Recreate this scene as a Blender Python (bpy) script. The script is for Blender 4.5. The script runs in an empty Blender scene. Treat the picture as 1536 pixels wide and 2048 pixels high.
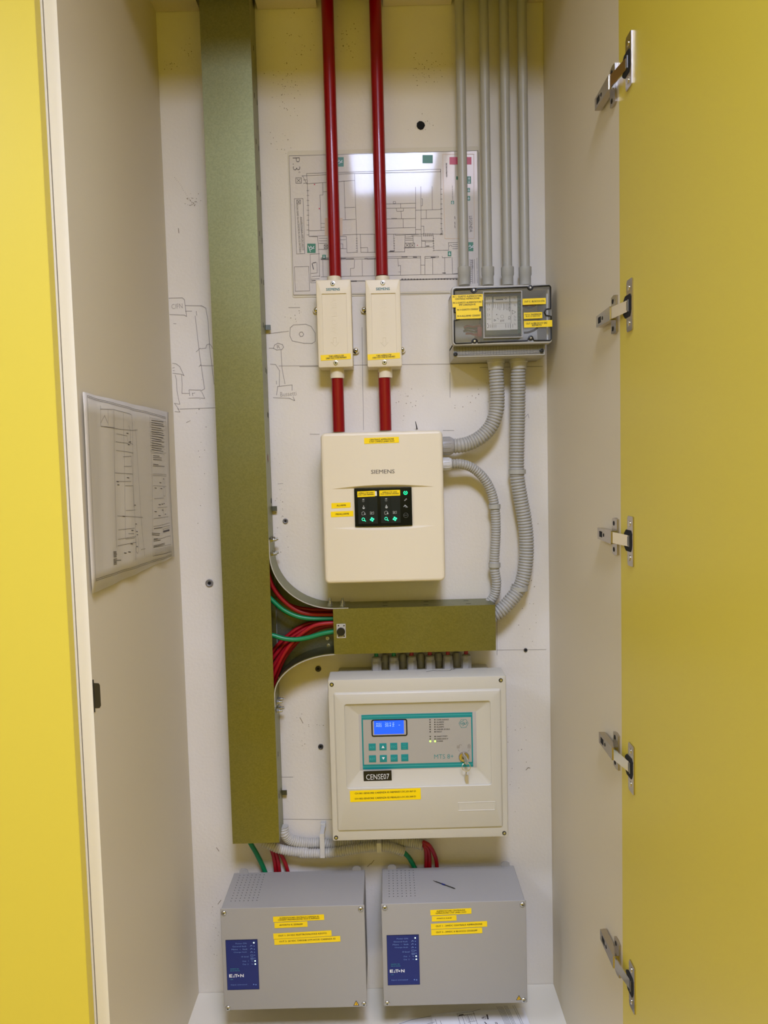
import bpy, bmesh, math, random
from mathutils import Vector, Matrix
R_ = random.Random(7)
SC = bpy.context.scene
COL = SC.collection
# ------------------------------------------------------------------ camera
FPX, CD, CX, PITCH, YAW, ROLL = 1492.36, 1.5586, 0.0426, -0.0663, -0.0007, -0.0254
_cy, _sy, _cp, _sp, _cr, _sr = math.cos(YAW), math.sin(YAW), math.cos(PITCH), math.sin(PITCH), math.cos(ROLL), math.sin(ROLL)
FW = Vector((-_sy*_cp, _cy*_cp, _sp))
_r0 = Vector((_cy, _sy, 0)); _u0 = _r0.cross(FW)
RI = _cr*_r0 + _sr*_u0
UP = -_sr*_r0 + _cr*_u0
CAMP = Vector((CX, -CD, 0))
cam_d = bpy.data.cameras.new('camera'); cam = bpy.data.objects.new('camera', cam_d); COL.objects.link(cam)
cam.matrix_world = Matrix(((RI.x, UP.x, -FW.x, CAMP.x), (RI.y, UP.y, -FW.y, CAMP.y), (RI.z, UP.z, -FW.z, CAMP.z), (0, 0, 0, 1)))
cam_d.sensor_fit = 'VERTICAL'; cam_d.sensor_height = 24; cam_d.lens = FPX/2048*24; cam_d.clip_start = 0.02
SC.camera = cam
# ------------------------------------------------------------------ world, lamps, exposure
LAMP_MAIN = 51.0      # watts of the ceiling panel over the photographer
LAMP_SPREAD = 158
LAMP_OTHER = 24.0
SC.view_settings.view_transform = 'Standard'; SC.view_settings.look = 'None'
SC.view_settings.gamma = 1; SC.view_settings.use_curve_mapping = False
SC.view_settings.exposure = 0.0
w = bpy.data.worlds.new('world'); SC.world = w; w.use_nodes = True
w.node_tree.nodes['Background'].inputs[0].default_value = (0.9, 0.95, 1, 1)
w.node_tree.nodes['Background'].inputs[1].default_value = 0.05

# ------------------------------------------------------------------ measuring helpers: a picture point on a real plane
def ray(px, py):
    return FW*FPX + RI*(px-768) - UP*(py-1024)
def W(px, py, d):                 # point at distance d in front of the back wall
    v = ray(px, py); t = (CD-d)/v.y
    return CAMP + v*t
def WX(px, py, x):                # point on a side panel
    v = ray(px, py); t = (x-CX)/v.x
    return CAMP + v*t
def WZ(px, py, z):
    v = ray(px, py); t = z/v.z
    return CAMP + v*t
def px2m(px, py, d):
    return (CD-d)/ray(px, py).y * 1.0
def zf(ox, oy, s):
    return lambda X, Y: (ox+X/s, oy+Y/s)
def quadrect(tl, tr, br, bl, d):
    a, b, c, e = [W(p[0], p[1], d) for p in (tl, tr, br, bl)]
    return ((a.x+e.x)/2, (b.x+c.x)/2, (e.z+c.z)/2, (a.z+b.z)/2)
def crect(px, py, w_, h_, d):
    p = W(px, py, d); s = px2m(px, py, d)
    return (p.x-w_*s/2, p.x+w_*s/2, p.z-h_*s/2, p.z+h_*s/2)

# ------------------------------------------------------------------ materials
def lin(c):
    c = c/255
    return c/12.92 if c <= .04045 else ((c+.055)/1.055)**2.4
def rgb(t): return (lin(t[0]), lin(t[1]), lin(t[2]), 1)
def mat(name, col, rough=.5, metal=0, bump=None, var=None, coat=0, emis=None, spec=None, aniso=None):
    m = bpy.data.materials.new(name); m.use_nodes = True; nt = m.node_tree; N = nt.nodes; L = nt.links
    b = N['Principled BSDF']; b.inputs['Base Color'].default_value = rgb(col)
    b.inputs['Roughness'].default_value = rough; b.inputs['Metallic'].default_value = metal
    if coat: b.inputs['Coat Weight'].default_value = coat; b.inputs['Coat Roughness'].default_value = .06
    if spec is not None: b.inputs['Specular IOR Level'].default_value = spec
    if emis: b.inputs['Emission Color'].default_value = rgb(emis[0]); b.inputs['Emission Strength'].default_value = emis[1]
    tc = N.new('ShaderNodeTexCoord')
    geo = N.new('ShaderNodeNewGeometry')
    if bump:
        n = N.new('ShaderNodeTexNoise'); n.inputs['Scale'].default_value = bump[0]; n.inputs['Detail'].default_value = 4
        L.new(geo.outputs['Position'], n.inputs['Vector'])
        bp = N.new('ShaderNodeBump'); bp.inputs['Strength'].default_value = bump[1]; bp.inputs['Distance'].default_value = bump[2] if len(bump) > 2 else .001
        L.new(n.outputs['Fac'], bp.inputs['Height']); L.new(bp.outputs['Normal'], b.inputs['Normal'])
        m['bumpnode'] = 1
    if var:      # (scale, colour 2, lo, hi)
        n = N.new('ShaderNodeTexNoise'); n.inputs['Scale'].default_value = var[0]; n.inputs['Detail'].default_value = 5
        L.new(geo.outputs['Position'], n.inputs['Vector'])
        r = N.new('ShaderNodeMapRange'); r.inputs['From Min'].default_value = var[2]; r.inputs['From Max'].default_value = var[3]
        L.new(n.outputs['Fac'], r.inputs['Value'])
        mx = N.new('ShaderNodeMix'); mx.data_type = 'RGBA'; mx.inputs[6].default_value = rgb(col); mx.inputs[7].default_value = rgb(var[1])
        L.new(r.outputs['Result'], mx.inputs[0]); L.new(mx.outputs[2], b.inputs['Base Color'])
    return m
M = {}
M['wall'] = mat('painted_board', (224, 218, 206), .62, bump=(160, .35, .0012), var=(3.2, (216, 208, 190), .35, .7))
M['laminate'] = mat('cream_laminate', (216, 205, 178), .42, bump=(500, .08, .0005))
M['edge'] = mat('cream_edging', (226, 219, 198), .45)
M['yellow'] = mat('yellow_laminate', (216, 197, 70), .42, bump=(600, .08, .0005))
M['yellow_far'] = mat('yellow_cupboard_fronts', (188, 166, 34), .45)
M['floor'] = mat('yellow_resin_floor', (196, 166, 4), .4, var=(6, (184, 156, 4), .4, .65))
M['paint'] = mat('room_paint', (214, 210, 198), .7)
M['ceil'] = mat('ceiling_tile', (225, 225, 220), .8, bump=(300, .3, .001))
def galv(name, col, rough):
    m = mat(name, col, rough, 1.0, bump=(900, .12, .0004)); nt = m.node_tree; N = nt.nodes; L = nt.links
    v = N.new('ShaderNodeTexVoronoi'); v.inputs['Scale'].default_value = 420
    n = N.new('ShaderNodeTexNoise'); n.inputs['Scale'].default_value = 9; n.inputs['Detail'].default_value = 6
    g = N.new('ShaderNodeNewGeometry'); L.new(g.outputs['Position'], v.inputs['Vector']); L.new(g.outputs['Position'], n.inputs['Vector'])
    r = N.new('ShaderNodeMapRange'); r.inputs['To Min'].default_value = rough-.07; r.inputs['To Max'].default_value = rough+.08
    L.new(n.outputs['Fac'], r.inputs['Value']); L.new(r.outputs['Result'], N['Principled BSDF'].inputs['Roughness'])
    mx = N.new('ShaderNodeMix'); mx.data_type = 'RGBA'; mx.inputs[6].default_value = rgb(col)
    mx.inputs[7].default_value = rgb(tuple(int(c*.93) for c in col))
    sp = N.new('ShaderNodeSeparateColor'); L.new(v.outputs['Color'], sp.inputs[0]); L.new(sp.outputs[0], mx.inputs[0])
    L.new(mx.outputs[2], N['Principled BSDF'].inputs['Base Color'])
    return m
M['galv'] = galv('galvanised_steel', (140, 142, 104), .38)
M['galv_in'] = galv('galvanised_steel_inside', (112, 116, 108), .48)
M['zinc'] = mat('zinc_plated', (200, 200, 196), .28, 1)
M['nickel'] = mat('nickel_plated', (196, 188, 176), .22, 1)
M['chrome'] = mat('chrome', (220, 216, 205), .15, 1)
M['cream_abs'] = mat('cream_plastic', (221, 210, 182), .45, bump=(700, .05, .0004))
M['beige_abs'] = mat('beige_plastic', (194, 189, 172), .42, bump=(900, .06, .0004))
M['grey_powder'] = mat('grey_powder_coat', (158, 155, 148), .5, bump=(900, .1, .0004))
M['grey_pvc'] = mat('grey_pvc', (168, 166, 155), .38)
M['grey_flex'] = mat('light_grey_flexible_plastic', (186, 183, 174), .4)
M['grey_flex_dark'] = mat('grey_flexible_plastic', (166, 163, 153), .42)
M['anchor'] = mat('grey_anchor_metal', (128, 124, 118), .5, .2)
M['anchor_dark'] = mat('dark_anchor_metal', (72, 68, 60), .5, .2)
M['key_steel'] = mat('key_steel', (190, 186, 176), .35, .6)
M['grey_gland'] = mat('grey_gland_plastic', (158, 155, 148), .42)
M['pale_gland'] = mat('pale_gland_plastic', (205, 203, 196), .4)
M['grey_box'] = mat('grey_box_plastic', (172, 168, 156), .42)
M['red_pipe'] = mat('red_pipe_plastic', (134, 0, 10), .3, coat=.2, spec=.3)
M['red_cable'] = mat('red_cable_sheath', (150, 6, 24), .38)
M['green_cable'] = mat('green_cable_sheath', (0, 122, 72), .38)
M['black'] = mat('black_plastic', (12, 13, 14), .4)
M['hole'] = mat('dark_hole', (6, 6, 6), .9)
M['dark'] = mat('dark_metal', (58, 58, 54), .4, .8)
M['ylabel'] = mat('yellow_label_tape', (248, 214, 10), .38)
M['ink'] = mat('black_ink', (22, 20, 18), .6)
M['plan_ink'] = mat('plan_line_ink', (70, 62, 60), .6)
M['pencil'] = mat('pencil_line', (150, 142, 134), .7)
M['speck'] = mat('wall_speck', (120, 108, 84), .8)
M['teal_ink'] = mat('teal_ink', (0, 108, 116), .5)
M['grey_ink'] = mat('grey_brand_ink', (118, 110, 98), .5)
M['white_ink'] = mat('white_ink', (225, 228, 230), .5)
M['blue_ink'] = mat('pale_blue_ink', (120, 150, 210), .5)
M['membrane'] = mat('grey_membrane', (166, 162, 152), .4)
M['membrane_rim'] = mat('grey_membrane_rim', (176, 172, 166), .4)
M['teal'] = mat('teal_print', (0, 132, 132), .4)
M['teal_light'] = mat('light_teal_print', (70, 172, 168), .4)
M['display'] = mat('black_display_glass', (8, 15, 17), .2, spec=.2)
M['display_col'] = mat('dark_grey_display_column', (30, 36, 36), .25, spec=.2)
M['icon_grey'] = mat('grey_icon', (176, 180, 176), .4)
M['icon_dim'] = mat('dim_icon', (70, 74, 72), .4)
M['icon_lit'] = mat('lit_green_icon', (60, 230, 180), .4, emis=((40, 235, 170), .8))
M['lcd'] = mat('blue_backlit_lcd', (10, 60, 220), .25, emis=((20, 90, 255), .95))
M['lcd_text'] = mat('lcd_characters', (150, 190, 255), .4, emis=((120, 165, 255), .9))
M['led_green'] = mat('lit_green_lamp', (190, 255, 120), .4, emis=((175, 255, 90), 1.6))
M['led_white'] = mat('lit_white_lamp', (220, 255, 240), .4, emis=((215, 255, 235), 1.5))
M['led_off'] = mat('unlit_lamp', (40, 40, 38), .3)
M['blue_panel'] = mat('blue_print_panel', (0, 28, 104), .4)
M['blue_rim'] = mat('dark_blue_rim', (10, 26, 70), .4)
M['paper'] = mat('white_paper', (226, 224, 220), .6)
M['sleeve'] = mat('paper_in_clear_sleeve', (204, 196, 180), .4, coat=.15)
M['plan_paper'] = mat('laminated_paper', (212, 206, 198), .5, bump=(110, .6, .0012), coat=.42, spec=.05)
M['film'] = mat('laminate_film_border', (214, 207, 188), .3, coat=.1, bump=(60, .15, .001), spec=.1)
M['green_sign'] = mat('green_sign_print', (0, 110, 66), .4)
M['red_print'] = mat('red_print', (190, 40, 62), .4)
M['tape'] = mat('brown_tape', (205, 178, 148), .5)
M['pcb_green'] = mat('green_terminal_plastic', (38, 84, 58), .4)
M['module'] = mat('dark_green_module', (66, 76, 62), .4)
M['white_label'] = mat('white_label', (222, 218, 208), .45)
M['brown'] = mat('dark_brown_recess', (58, 50, 14), .6)
M['inside_box'] = mat('box_inside_grey', (214, 212, 204), .5)
M['amber'] = mat('warning_yellow', (236, 186, 20), .4)
# clear plastic lid
m = bpy.data.materials.new('clear_plastic'); m.use_nodes = True; N = m.node_tree.nodes; L = m.node_tree.links
for n in list(N): N.remove(n)
o = N.new('ShaderNodeOutputMaterial'); mx = N.new('ShaderNodeMixShader'); tr = N.new('ShaderNodeBsdfTransparent'); gl = N.new('ShaderNodeBsdfGlossy'); fr = N.new('ShaderNodeFresnel')
tr.inputs[0].default_value = (.985, .985, .975, 1); gl.inputs['Roughness'].default_value = .05; fr.inputs[0].default_value = 1.45
L.new(fr.outputs[0], mx.inputs[0]); L.new(tr.outputs[0], mx.inputs[1]); L.new(gl.outputs[0], mx.inputs[2]); df = N.new('ShaderNodeBsdfDiffuse'); df.inputs[0].default_value = (.78, .77, .74, 1); m2 = N.new('ShaderNodeMixShader'); m2.inputs[0].default_value = .07
L.new(mx.outputs[0], m2.inputs[1]); L.new(df.outputs[0], m2.inputs[2]); L.new(m2.outputs[0], o.inputs[0])
M['clear'] = m
# perforated vent (a diagonal grid of small dark holes is the surface pattern of the grille)
m = mat('perforated_grey_plastic', (168, 164, 150), .45); N = m.node_tree.nodes; L = m.node_tree.links
g = N.new('ShaderNodeNewGeometry'); mp = N.new('ShaderNodeMapping'); mp.inputs['Rotation'].default_value = (0, math.radians(45), 0)
ck = N.new('ShaderNodeTexChecker'); ck.inputs['Scale'].default_value = 600; ck.inputs['Color1'].default_value = rgb((168, 164, 150)); ck.inputs['Color2'].default_value = rgb((20, 18, 12))
L.new(g.outputs['Position'], mp.inputs['Vector']); 
sx = N.new('ShaderNodeSeparateXYZ'); cb = N.new('ShaderNodeCombineXYZ'); cb.inputs[1].default_value = .0011
L.new(mp.outputs[0], sx.inputs[0]); L.new(sx.outputs[0], cb.inputs[0]); L.new(sx.outputs[2], cb.inputs[2])
L.new(cb.outputs[0], ck.inputs['Vector']); L.new(ck.outputs['Color'], N['Principled BSDF'].inputs['Base Color'])
M['perf'] = m
# ceiling lamp diffusers
def lampmat(name, col, s):
    m = mat(name, (240, 240, 240), .5, emis=(col, s)); return m
M['lamp_main'] = lampmat('lit_diffuser', (208, 217, 255), 9)
M['lamp_side'] = lampmat('lit_diffuser_side', (232, 222, 250), 5)
M['lamp_far'] = lampmat('lit_diffuser_dim', (215, 222, 255), 4)
M['lamp_door_fill'] = lampmat('lit_diffuser_door_fill', (215, 222, 255), 6)

# ------------------------------------------------------------------ mesh builder
_tcache = {}
def glyphs(s, bold, ext):
    k = (s, bold, ext)
    if k not in _tcache:
        cu = bpy.data.curves.new('t', 'FONT'); cu.body = s; cu.offset = bold; cu.resolution_u = 2; cu.extrude = ext
        ob = bpy.data.objects.new('t', cu); me = bpy.data.meshes.new_from_object(ob)
        V = [v.co.copy() for v in me.vertices]; F = [list(p.vertices) for p in me.polygons]
        bpy.data.objects.remove(ob); bpy.data.curves.remove(cu); bpy.data.meshes.remove(me)
        if V:
            x0 = min(v.x for v in V); x1 = max(v.x for v in V); y0 = min(v.y for v in V); y1 = max(v.y for v in V)
        else: x0 = x1 = y0 = y1 = 0
        _tcache[k] = (V, F, x0, x1, y0, y1)
    return _tcache[k]
class MB:
    def __init__(s): s.v = []; s.f = []
    def add(s, V, F):
        o = len(s.v); s.v += [Vector(v) for v in V]; s.f += [[i+o for i in f] for f in F]; return s
    def box(s, x0, x1, y0, y1, z0, z1):
        return s.add([(x0, y0, z0), (x1, y0, z0), (x1, y1, z0), (x0, y1, z0), (x0, y0, z1), (x1, y0, z1), (x1, y1, z1), (x0, y1, z1)],
                     [(0, 3, 2, 1), (4, 5, 6, 7), (0, 1, 5, 4), (1, 2, 6, 5), (2, 3, 7, 6), (3, 0, 4, 7)])
    def loops(s, Ls, cap0=True, cap1=True, n=5):
        # Ls: (x0,x1,z0,z1,r,y) rounded rectangles bridged in order
        rings = []
        for (x0, x1, z0, z1, r, y) in Ls:
            r = max(r, 1e-5); ring = []
            for cx, cz, a0 in ((x1-r, z1-r, 0), (x0+r, z1-r, 90), (x0+r, z0+r, 180), (x1-r, z0+r, 270)):
                for i in range(n):
                    a = math.radians(a0+90*i/(n-1)); ring.append((cx+r*math.cos(a), y, cz+r*math.sin(a)))
            rings.append(ring)
        k = len(rings[0]); V = [p for r in rings for p in r]; F = []
        for j in range(len(rings)-1):
            for i in range(k):
                F.append((j*k+i, j*k+(i+1) % k, (j+1)*k+(i+1) % k, (j+1)*k+i))
        if cap0: F.append(tuple(range(k)))
        if cap1: F.append(tuple((len(rings)-1)*k+i for i in range(k))[::-1])
        return s.add(V, F)
    def slab(s, x0, x1, z0, z1, yb, yf, r=.003, b=.0015):
        L = [(x0, x1, z0, z1, r, yb), (x0, x1, z0, z1, r, yf+b)]
        for a in (30, 60, 90):
            q = b*(1-math.cos(math.radians(a))); L.append((x0+q, x1-q, z0+q, z1-q, max(r-q, .0002), yf+b-b*math.sin(math.radians(a))))
        return s.loops(L)
    def prism(s, pts, y0, y1):
        n = len(pts); V = [(p[0], y0, p[1]) for p in pts]+[(p[0], y1, p[1]) for p in pts]
        return s.add(V, [tuple(range(n)), tuple(range(n, 2*n))[::-1]]+[(i, (i+1) % n, n+(i+1) % n, n+i) for i in range(n)])
    def cyl(s, p0, p1, r0, r1=None, n=20, cap=True):
        return s.tube([Vector(p0), Vector(p1)], [r0, r0 if r1 is None else r1], n, cap)
    def lathe(s, p, ax, prof, n=24):   # prof: (t along axis, r)
        p = Vector(p); ax = Vector(ax).normalized()
        return s.tube([p+ax*t for t, r in prof], [r for t, r in prof], n, True, ax)
    def tube(s, P, rad, n=12, cap=True, ax=None):
        P = [Vector(p) for p in P]; m = len(P)
        if not hasattr(rad, '__len__'): rad = [rad]*m
        T = []
        for i in range(m):
            if ax is not None: T.append(ax); continue
            t = P[min(i+1, m-1)]-P[max(i-1, 0)]; T.append(t.normalized())
        u = T[0].orthogonal().normalized(); V = []
        for i in range(m):
            u = (u-T[i]*u.dot(T[i])).normalized(); w_ = T[i].cross(u)
            for k in range(n):
                a = 2*math.pi*k/n; V.append(P[i]+(u*math.cos(a)+w_*math.sin(a))*rad[i])
        F = [(i*n+k, i*n+(k+1) % n, (i+1)*n+(k+1) % n, (i+1)*n+k) for i in range(m-1) for k in range(n)]
        if cap: F += [tuple(range(n))[::-1], tuple((m-1)*n+k for k in range(n))]
        return s.add(V, F)
    def ribbon(s, P, wd, nrm=(0, -1, 0), off=0):
        P = [Vector(p) for p in P]; nrm = Vector(nrm)
        for a, b in zip(P, P[1:]):
            t = (b-a)
            if t.length < 1e-6: continue
            t.normalize(); q = nrm.cross(t)*wd/2; e = t*wd*.4; o = nrm*off
            s.add([a-e-q+o, b+e-q+o, b+e+q+o, a-e+q+o], [(0, 1, 2, 3)])
        return s
    def disc(s, c, r, nrm=(0, -1, 0), n=16):
        c = Vector(c); nrm = Vector(nrm); u = nrm.orthogonal().normalized(); w_ = nrm.cross(u)
        return s.add([c+(u*math.cos(2*math.pi*k/n)+w_*math.sin(2*math.pi*k/n))*r for k in range(n)], [tuple(range(n))])
    def ring(s, c, r0, r1, nrm=(0, -1, 0), n=24):
        c = Vector(c); nrm = Vector(nrm); u = nrm.orthogonal().normalized(); w_ = nrm.cross(u)
        V = [c+(u*math.cos(2*math.pi*k/n)+w_*math.sin(2*math.pi*k/n))*r for r in (r0, r1) for k in range(n)]
        return s.add(V, [(k, (k+1) % n, n+(k+1) % n, n+k) for k in range(n)])
    def poly(s, pts): return s.add(pts, [tuple(range(len(pts)))])
    def text(s, t, px, py, wp, hp, d, rot=0, bold=.01, ext=0):
        """lettering centred on the picture point, wp x hp picture pixels, lying on the plane d in front of the wall"""
        V, F, x0, x1, y0, y1 = glyphs(t, min(bold, 0), ext)
        c = W(px, py, d); k = px2m(px, py, d); a = math.radians(rot); ca, sa = math.cos(a), math.sin(a)
        sx_, sz_ = wp*k/(x1-x0), hp*k/(y1-y0); out = []
        for v in V:
            x = (v.x-(x0+x1)/2)*sx_; z = (v.y-(y0+y1)/2)*sz_
            out.append((c.x+x*ca-z*sa, c.y-(v.z*sx_ if ext else 0), c.z+x*sa+z*ca))
        s.add(out, F)
        if bold > 0:       # a heavier stroke: the same outline again, a hair to each side
            q = bold*(y1-y0)*sz_*3.2
            for sg, dy in ((-1, .00002), (1, .00004)): s.add([(v[0]+q*sg*ca, v[1]-dy, v[2]+q*sg*sa) for v in out], F)
        return s
ORG = {}
def build(name, mb, material, parent=None, label=None, smooth=True, recalc=True, kind=None, ang=38):
    me = bpy.data.meshes.new(name)
    V = mb.v
    lo = Vector([min(v[i] for v in V) for i in range(3)]); hi = Vector([max(v[i] for v in V) for i in range(3)])
    O = (lo+hi)/2
    me.from_pydata([v-O for v in V], [], mb.f)
    mats = material if isinstance(material, (list, tuple)) else [material]
    for m_ in mats: me.materials.append(M[m_])
    if recalc:
        bm = bmesh.new(); bm.from_mesh(me); bmesh.ops.recalc_face_normals(bm, faces=bm.faces); bm.to_mesh(me); bm.free()
    if smooth:
        me.polygons.foreach_set('use_smooth', [True]*len(me.polygons)); me.set_sharp_from_angle(angle=math.radians(ang))
    me.update()
    o = bpy.data.objects.new(name, me); COL.objects.link(o)
    if parent: o.parent = parent; o.location = O-ORG[parent.name]
    else: o.location = O
    ORG[o.name] = O
    if label: o['label'] = label
    if kind: o['kind'] = kind
    return o
def thing(name, label, cat, loc, group=None):
    o = bpy.data.objects.new(name, None); COL.objects.link(o); o.location = loc; o.empty_display_size = .02
    o['label'] = label; o['category'] = cat
    if group: o['group'] = group
    ORG[o.name] = Vector(loc); return o
def tag(o, label, cat, group=None):
    o['label'] = label; o['category'] = cat
    if group: o['group'] = group
    return o
def struct(name, mb, m_, **k):
    return build(name, mb, m_, kind='structure', **k)
def copy_tree(src, delta, parent=None):
    c = src.copy(); COL.objects.link(c)
    if parent is None: c.location = src.location+delta; ORG[c.name] = ORG[src.name]+delta
    else: c.parent = parent; ORG[c.name] = ORG[src.name]+delta
    for ch in list(src.children): copy_tree(ch, delta, c)
    return c
def smoothpath(P, step=.004):
    P = [Vector(p) for p in P]; out = []
    Q = [P[0]*2-P[1]]+P+[P[-1]*2-P[-2]]
    for i in range(1, len(Q)-2):
        a, b, c, d = Q[i-1:i+3]; n = max(2, int((c-b).length/step))
        for k in range(n):
            t = k/n; out.append(.5*((2*b)+(c-a)*t+(2*a-5*b+4*c-d)*t*t+(-a+3*b-3*c+d)*t**3))
    out.append(P[-1]); return out
def resample(P, step):
    out = [P[0]]; acc = 0
    for a, b in zip(P, P[1:]):
        l = (b-a).length
        while acc+l >= step:
            t = (step-acc)/l; a = a.lerp(b, t); out.append(a.copy()); l = (b-a).length; acc = 0
        acc += l
    return out
def corrugated(P, r, pitch=.0062, depth=.15, n=20):
    P = resample(smoothpath(P, .002), pitch/6); rad = [r*(1-depth*.5+depth*.5*math.cos(2*math.pi*i/6)) if True else r for i in range(len(P))]
    rad = [r*(1, .99, .94, 1-depth, .94, .99)[i % 6] for i in range(len(P))]
    return MB().tube(P, rad, n)
def strip(par, px, py, w_, h_, d, lines, rot=0, m_='ylabel', ink='ink', bold=.010, name='label_strip', tw=.86, label=None, surf=None):
    """an embossing-tape label with its lettering; lines: [(text, dx, dy, w, h)] relative picture pixels"""
    c = W(px, py, d); k = px2m(px, py, d); a = math.radians(rot); ca, sa = math.cos(a), math.sin(a)
    x, z = w_*k/2, h_*k/2; pts = []
    for X, Z in ((-x, -z), (x, -z), (x, z), (-x, z)): pts.append((c.x+X*ca-Z*sa, c.z+X*sa+Z*ca))
    b = MB().prism(pts, c.y, c.y-.0004)
    if surf:
        b = MB(); nn = 10
        G = [(c.x+(-x+2*x*i/nn)*ca-Z*sa, c.z+(-x+2*x*i/nn)*sa+Z*ca) for i in range(nn+1) for Z in (-z, z)]
        V = [(X, surf(X)-t_, Z) for t_ in (0, .0004) for X, Z in G]; k_ = len(G)
        b.add(V, [(2*i, 2*i+1, 2*i+3, 2*i+2) for i in range(nn)]+[(k_+2*i, k_+2*i+2, k_+2*i+3, k_+2*i+1) for i in range(nn)]+[(2*i, 2*i+2, k_+2*i+2, k_+2*i) for i in range(nn)]+[(2*i+1, k_+2*i+1, k_+2*i+3, 2*i+3) for i in range(nn)]+[(0, k_, k_+1, 1), (2*nn, 2*nn+1, k_+2*nn+1, k_+2*nn)])
    o = build(name, b, m_, par, smooth=False, label=label)
    if not lines: return o
    t = MB()
    for (s_, dx, dy, tw_, th_) in lines:
        t.text(s_, px+dx, py+dy, tw_, th_, d+.0006, rot, bold)
    if surf: t.v = [Vector((v.x, surf(v.x)-.0007, v.z)) for v in t.v]
    build('lettering', t, ink, o, smooth=False, recalc=False)
    return o
def screw(par, px, py, d, r, m_='zinc', name='screw', cross=True, ax=(0, -1, 0)):
    c = W(px, py, d); b = MB().lathe(c+Vector((0, .002, 0)), ax, [(0, r), (.0022, r), (.003, r*.86), (.0034, r*.5)], 18)
    o = build(name, b, m_, par)
    t = MB()
    for ang_ in (25, 115):
        a = math.radians(ang_); q = Vector((math.cos(a), 0, math.sin(a)))*r*.55
        t.ribbon([c+Vector((0, -.0017, 0))-q, c+Vector((0, -.0017, 0))+q], r*.26)
    if cross: build('slot', t, 'hole', o, smooth=False, recalc=False)
    return o
# ------------------------------------------------------------------ room shell
XL, XR, ZT, ZB = -.3875, .3875, .911, -1.146
DL, DR = .490, .478
FZ, CZ, YB = -1.27, 1.33, -2.75
struct('floor', MB().box(-2.6, 2.6, YB, .02, FZ-.05, FZ), 'floor')
struct('ceiling', MB().box(-2.6, 2.6, YB, .02, CZ, CZ+.05), 'ceil')
wb = struct('wall_back', MB().box(-2.6, 2.6, 0, .1, FZ, CZ), 'wall')
struct('wall_left', MB().box(-2.7, -2.6, YB, .1, FZ, CZ), 'paint')
struct('wall_right', MB().box(2.6, 2.7, YB, .1, FZ, CZ), 'paint')
struct('wall_front', MB().box(-2.6, 2.6, YB-.1, YB, FZ, CZ), 'yellow_far')

# marks drawn on the wall board
E_ = -.0004
def wl(pts, f=None, y=E_):
    out = []
    for p in pts:
        q = f(*p) if f else p
        a = W(q[0], q[1], 0); out.append(Vector((a.x, y, a.z)))
    return out
pm = MB()
z1 = zf(320, 560, 4.8); z2 = zf(320, 680, 11.377)
for pts in [[(85, 175), (215, 172), (235, 190), (255, 350), (235, 338), (95, 332)], [(245, 246), (400, 248), (440, 270), (462, 400), (476, 640), (520, 1000)],
            [(245, 300), (305, 300)], [(348, 300), (352, 340)], [(338, 345), (378, 700), (428, 1045), (390, 1068)], [(348, 690), (386, 655)],
            [(388, 660), (440, 655), (448, 625), (475, 612), (498, 640), (503, 655), (520, 657)], [(375, 832), (392, 812)], [(385, 822), (527, 824)],
            [(130, 420), (155, 420)],
            [(1045, 515), (1235, 492)], [(1248, 500), (1250, 460), (1280, 432), (1400, 425), (1450, 445), (1490, 510), (1490, 590), (1460, 610), (1380, 608), (1270, 585), (1248, 540), (1248, 500)],
            [(1335, 520), (1345, 502), (1365, 500), (1380, 520), (1370, 540), (1350, 544), (1335, 520)],
            [(1048, 655), (1090, 655), (1100, 625), (1130, 607), (1175, 620), (1188, 645), (1170, 668), (1120, 672), (1090, 655)],
            [(1162, 672), (1172, 850), (1200, 998)], [(1060, 808), (1110, 812), (1148, 870), (1146, 1020)], [(1120, 1105), (1130, 1022), (1268, 1008), (1268, 1060)],
            [(1088, 1130), (1240, 1135), (1292, 1158), (1278, 1120)], [(1118, 970), (1120, 1000)], [(1340, 832), (1530, 830)], [(1235, 265), (1342, 265)], [(1440, 1480), (1530, 1482)],
            [(190, 1240), (540, 1226)]]:
    pm.ribbon(wl(pts, z1), .0011)
for pts in [[(285, 530), (360, 540), (450, 605), (545, 810), (490, 780), (290, 755)], [(490, 800), (505, 1000), (500, 1215), (665, 1218)],
            [(660, 1140), (680, 1270)], [(665, 1135), (850, 1140), (930, 1140)], [(655, 1325), (850, 1315), (1020, 1330), (950, 1180)],
            [(345, 800), (375, 900), (390, 1180), (450, 1465), (330, 1440), (430, 1580)], [(340, 1630), (455, 1640), (400, 1560)],
            [(735, 1205), (745, 1270)], [(740, 1215), (795, 1205)], [(285, 640), (330, 625)], [(295, 700), (330, 700)], [(600, 1880), (690, 1835)]]:
    pm.ribbon(wl(pts, z2), .0010)
for s_, x, y, w_, h_ in (('CIFN', 163, 252, 105, 45), ('R', 1138, 640, 30, 34), ('Bussetti', 1232, 1092, 155, 42)):
    q = z1(x, y); pm.text(s_, q[0], q[1], w_/4.8, h_/4.8, .0005, 3, -.012)
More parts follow.
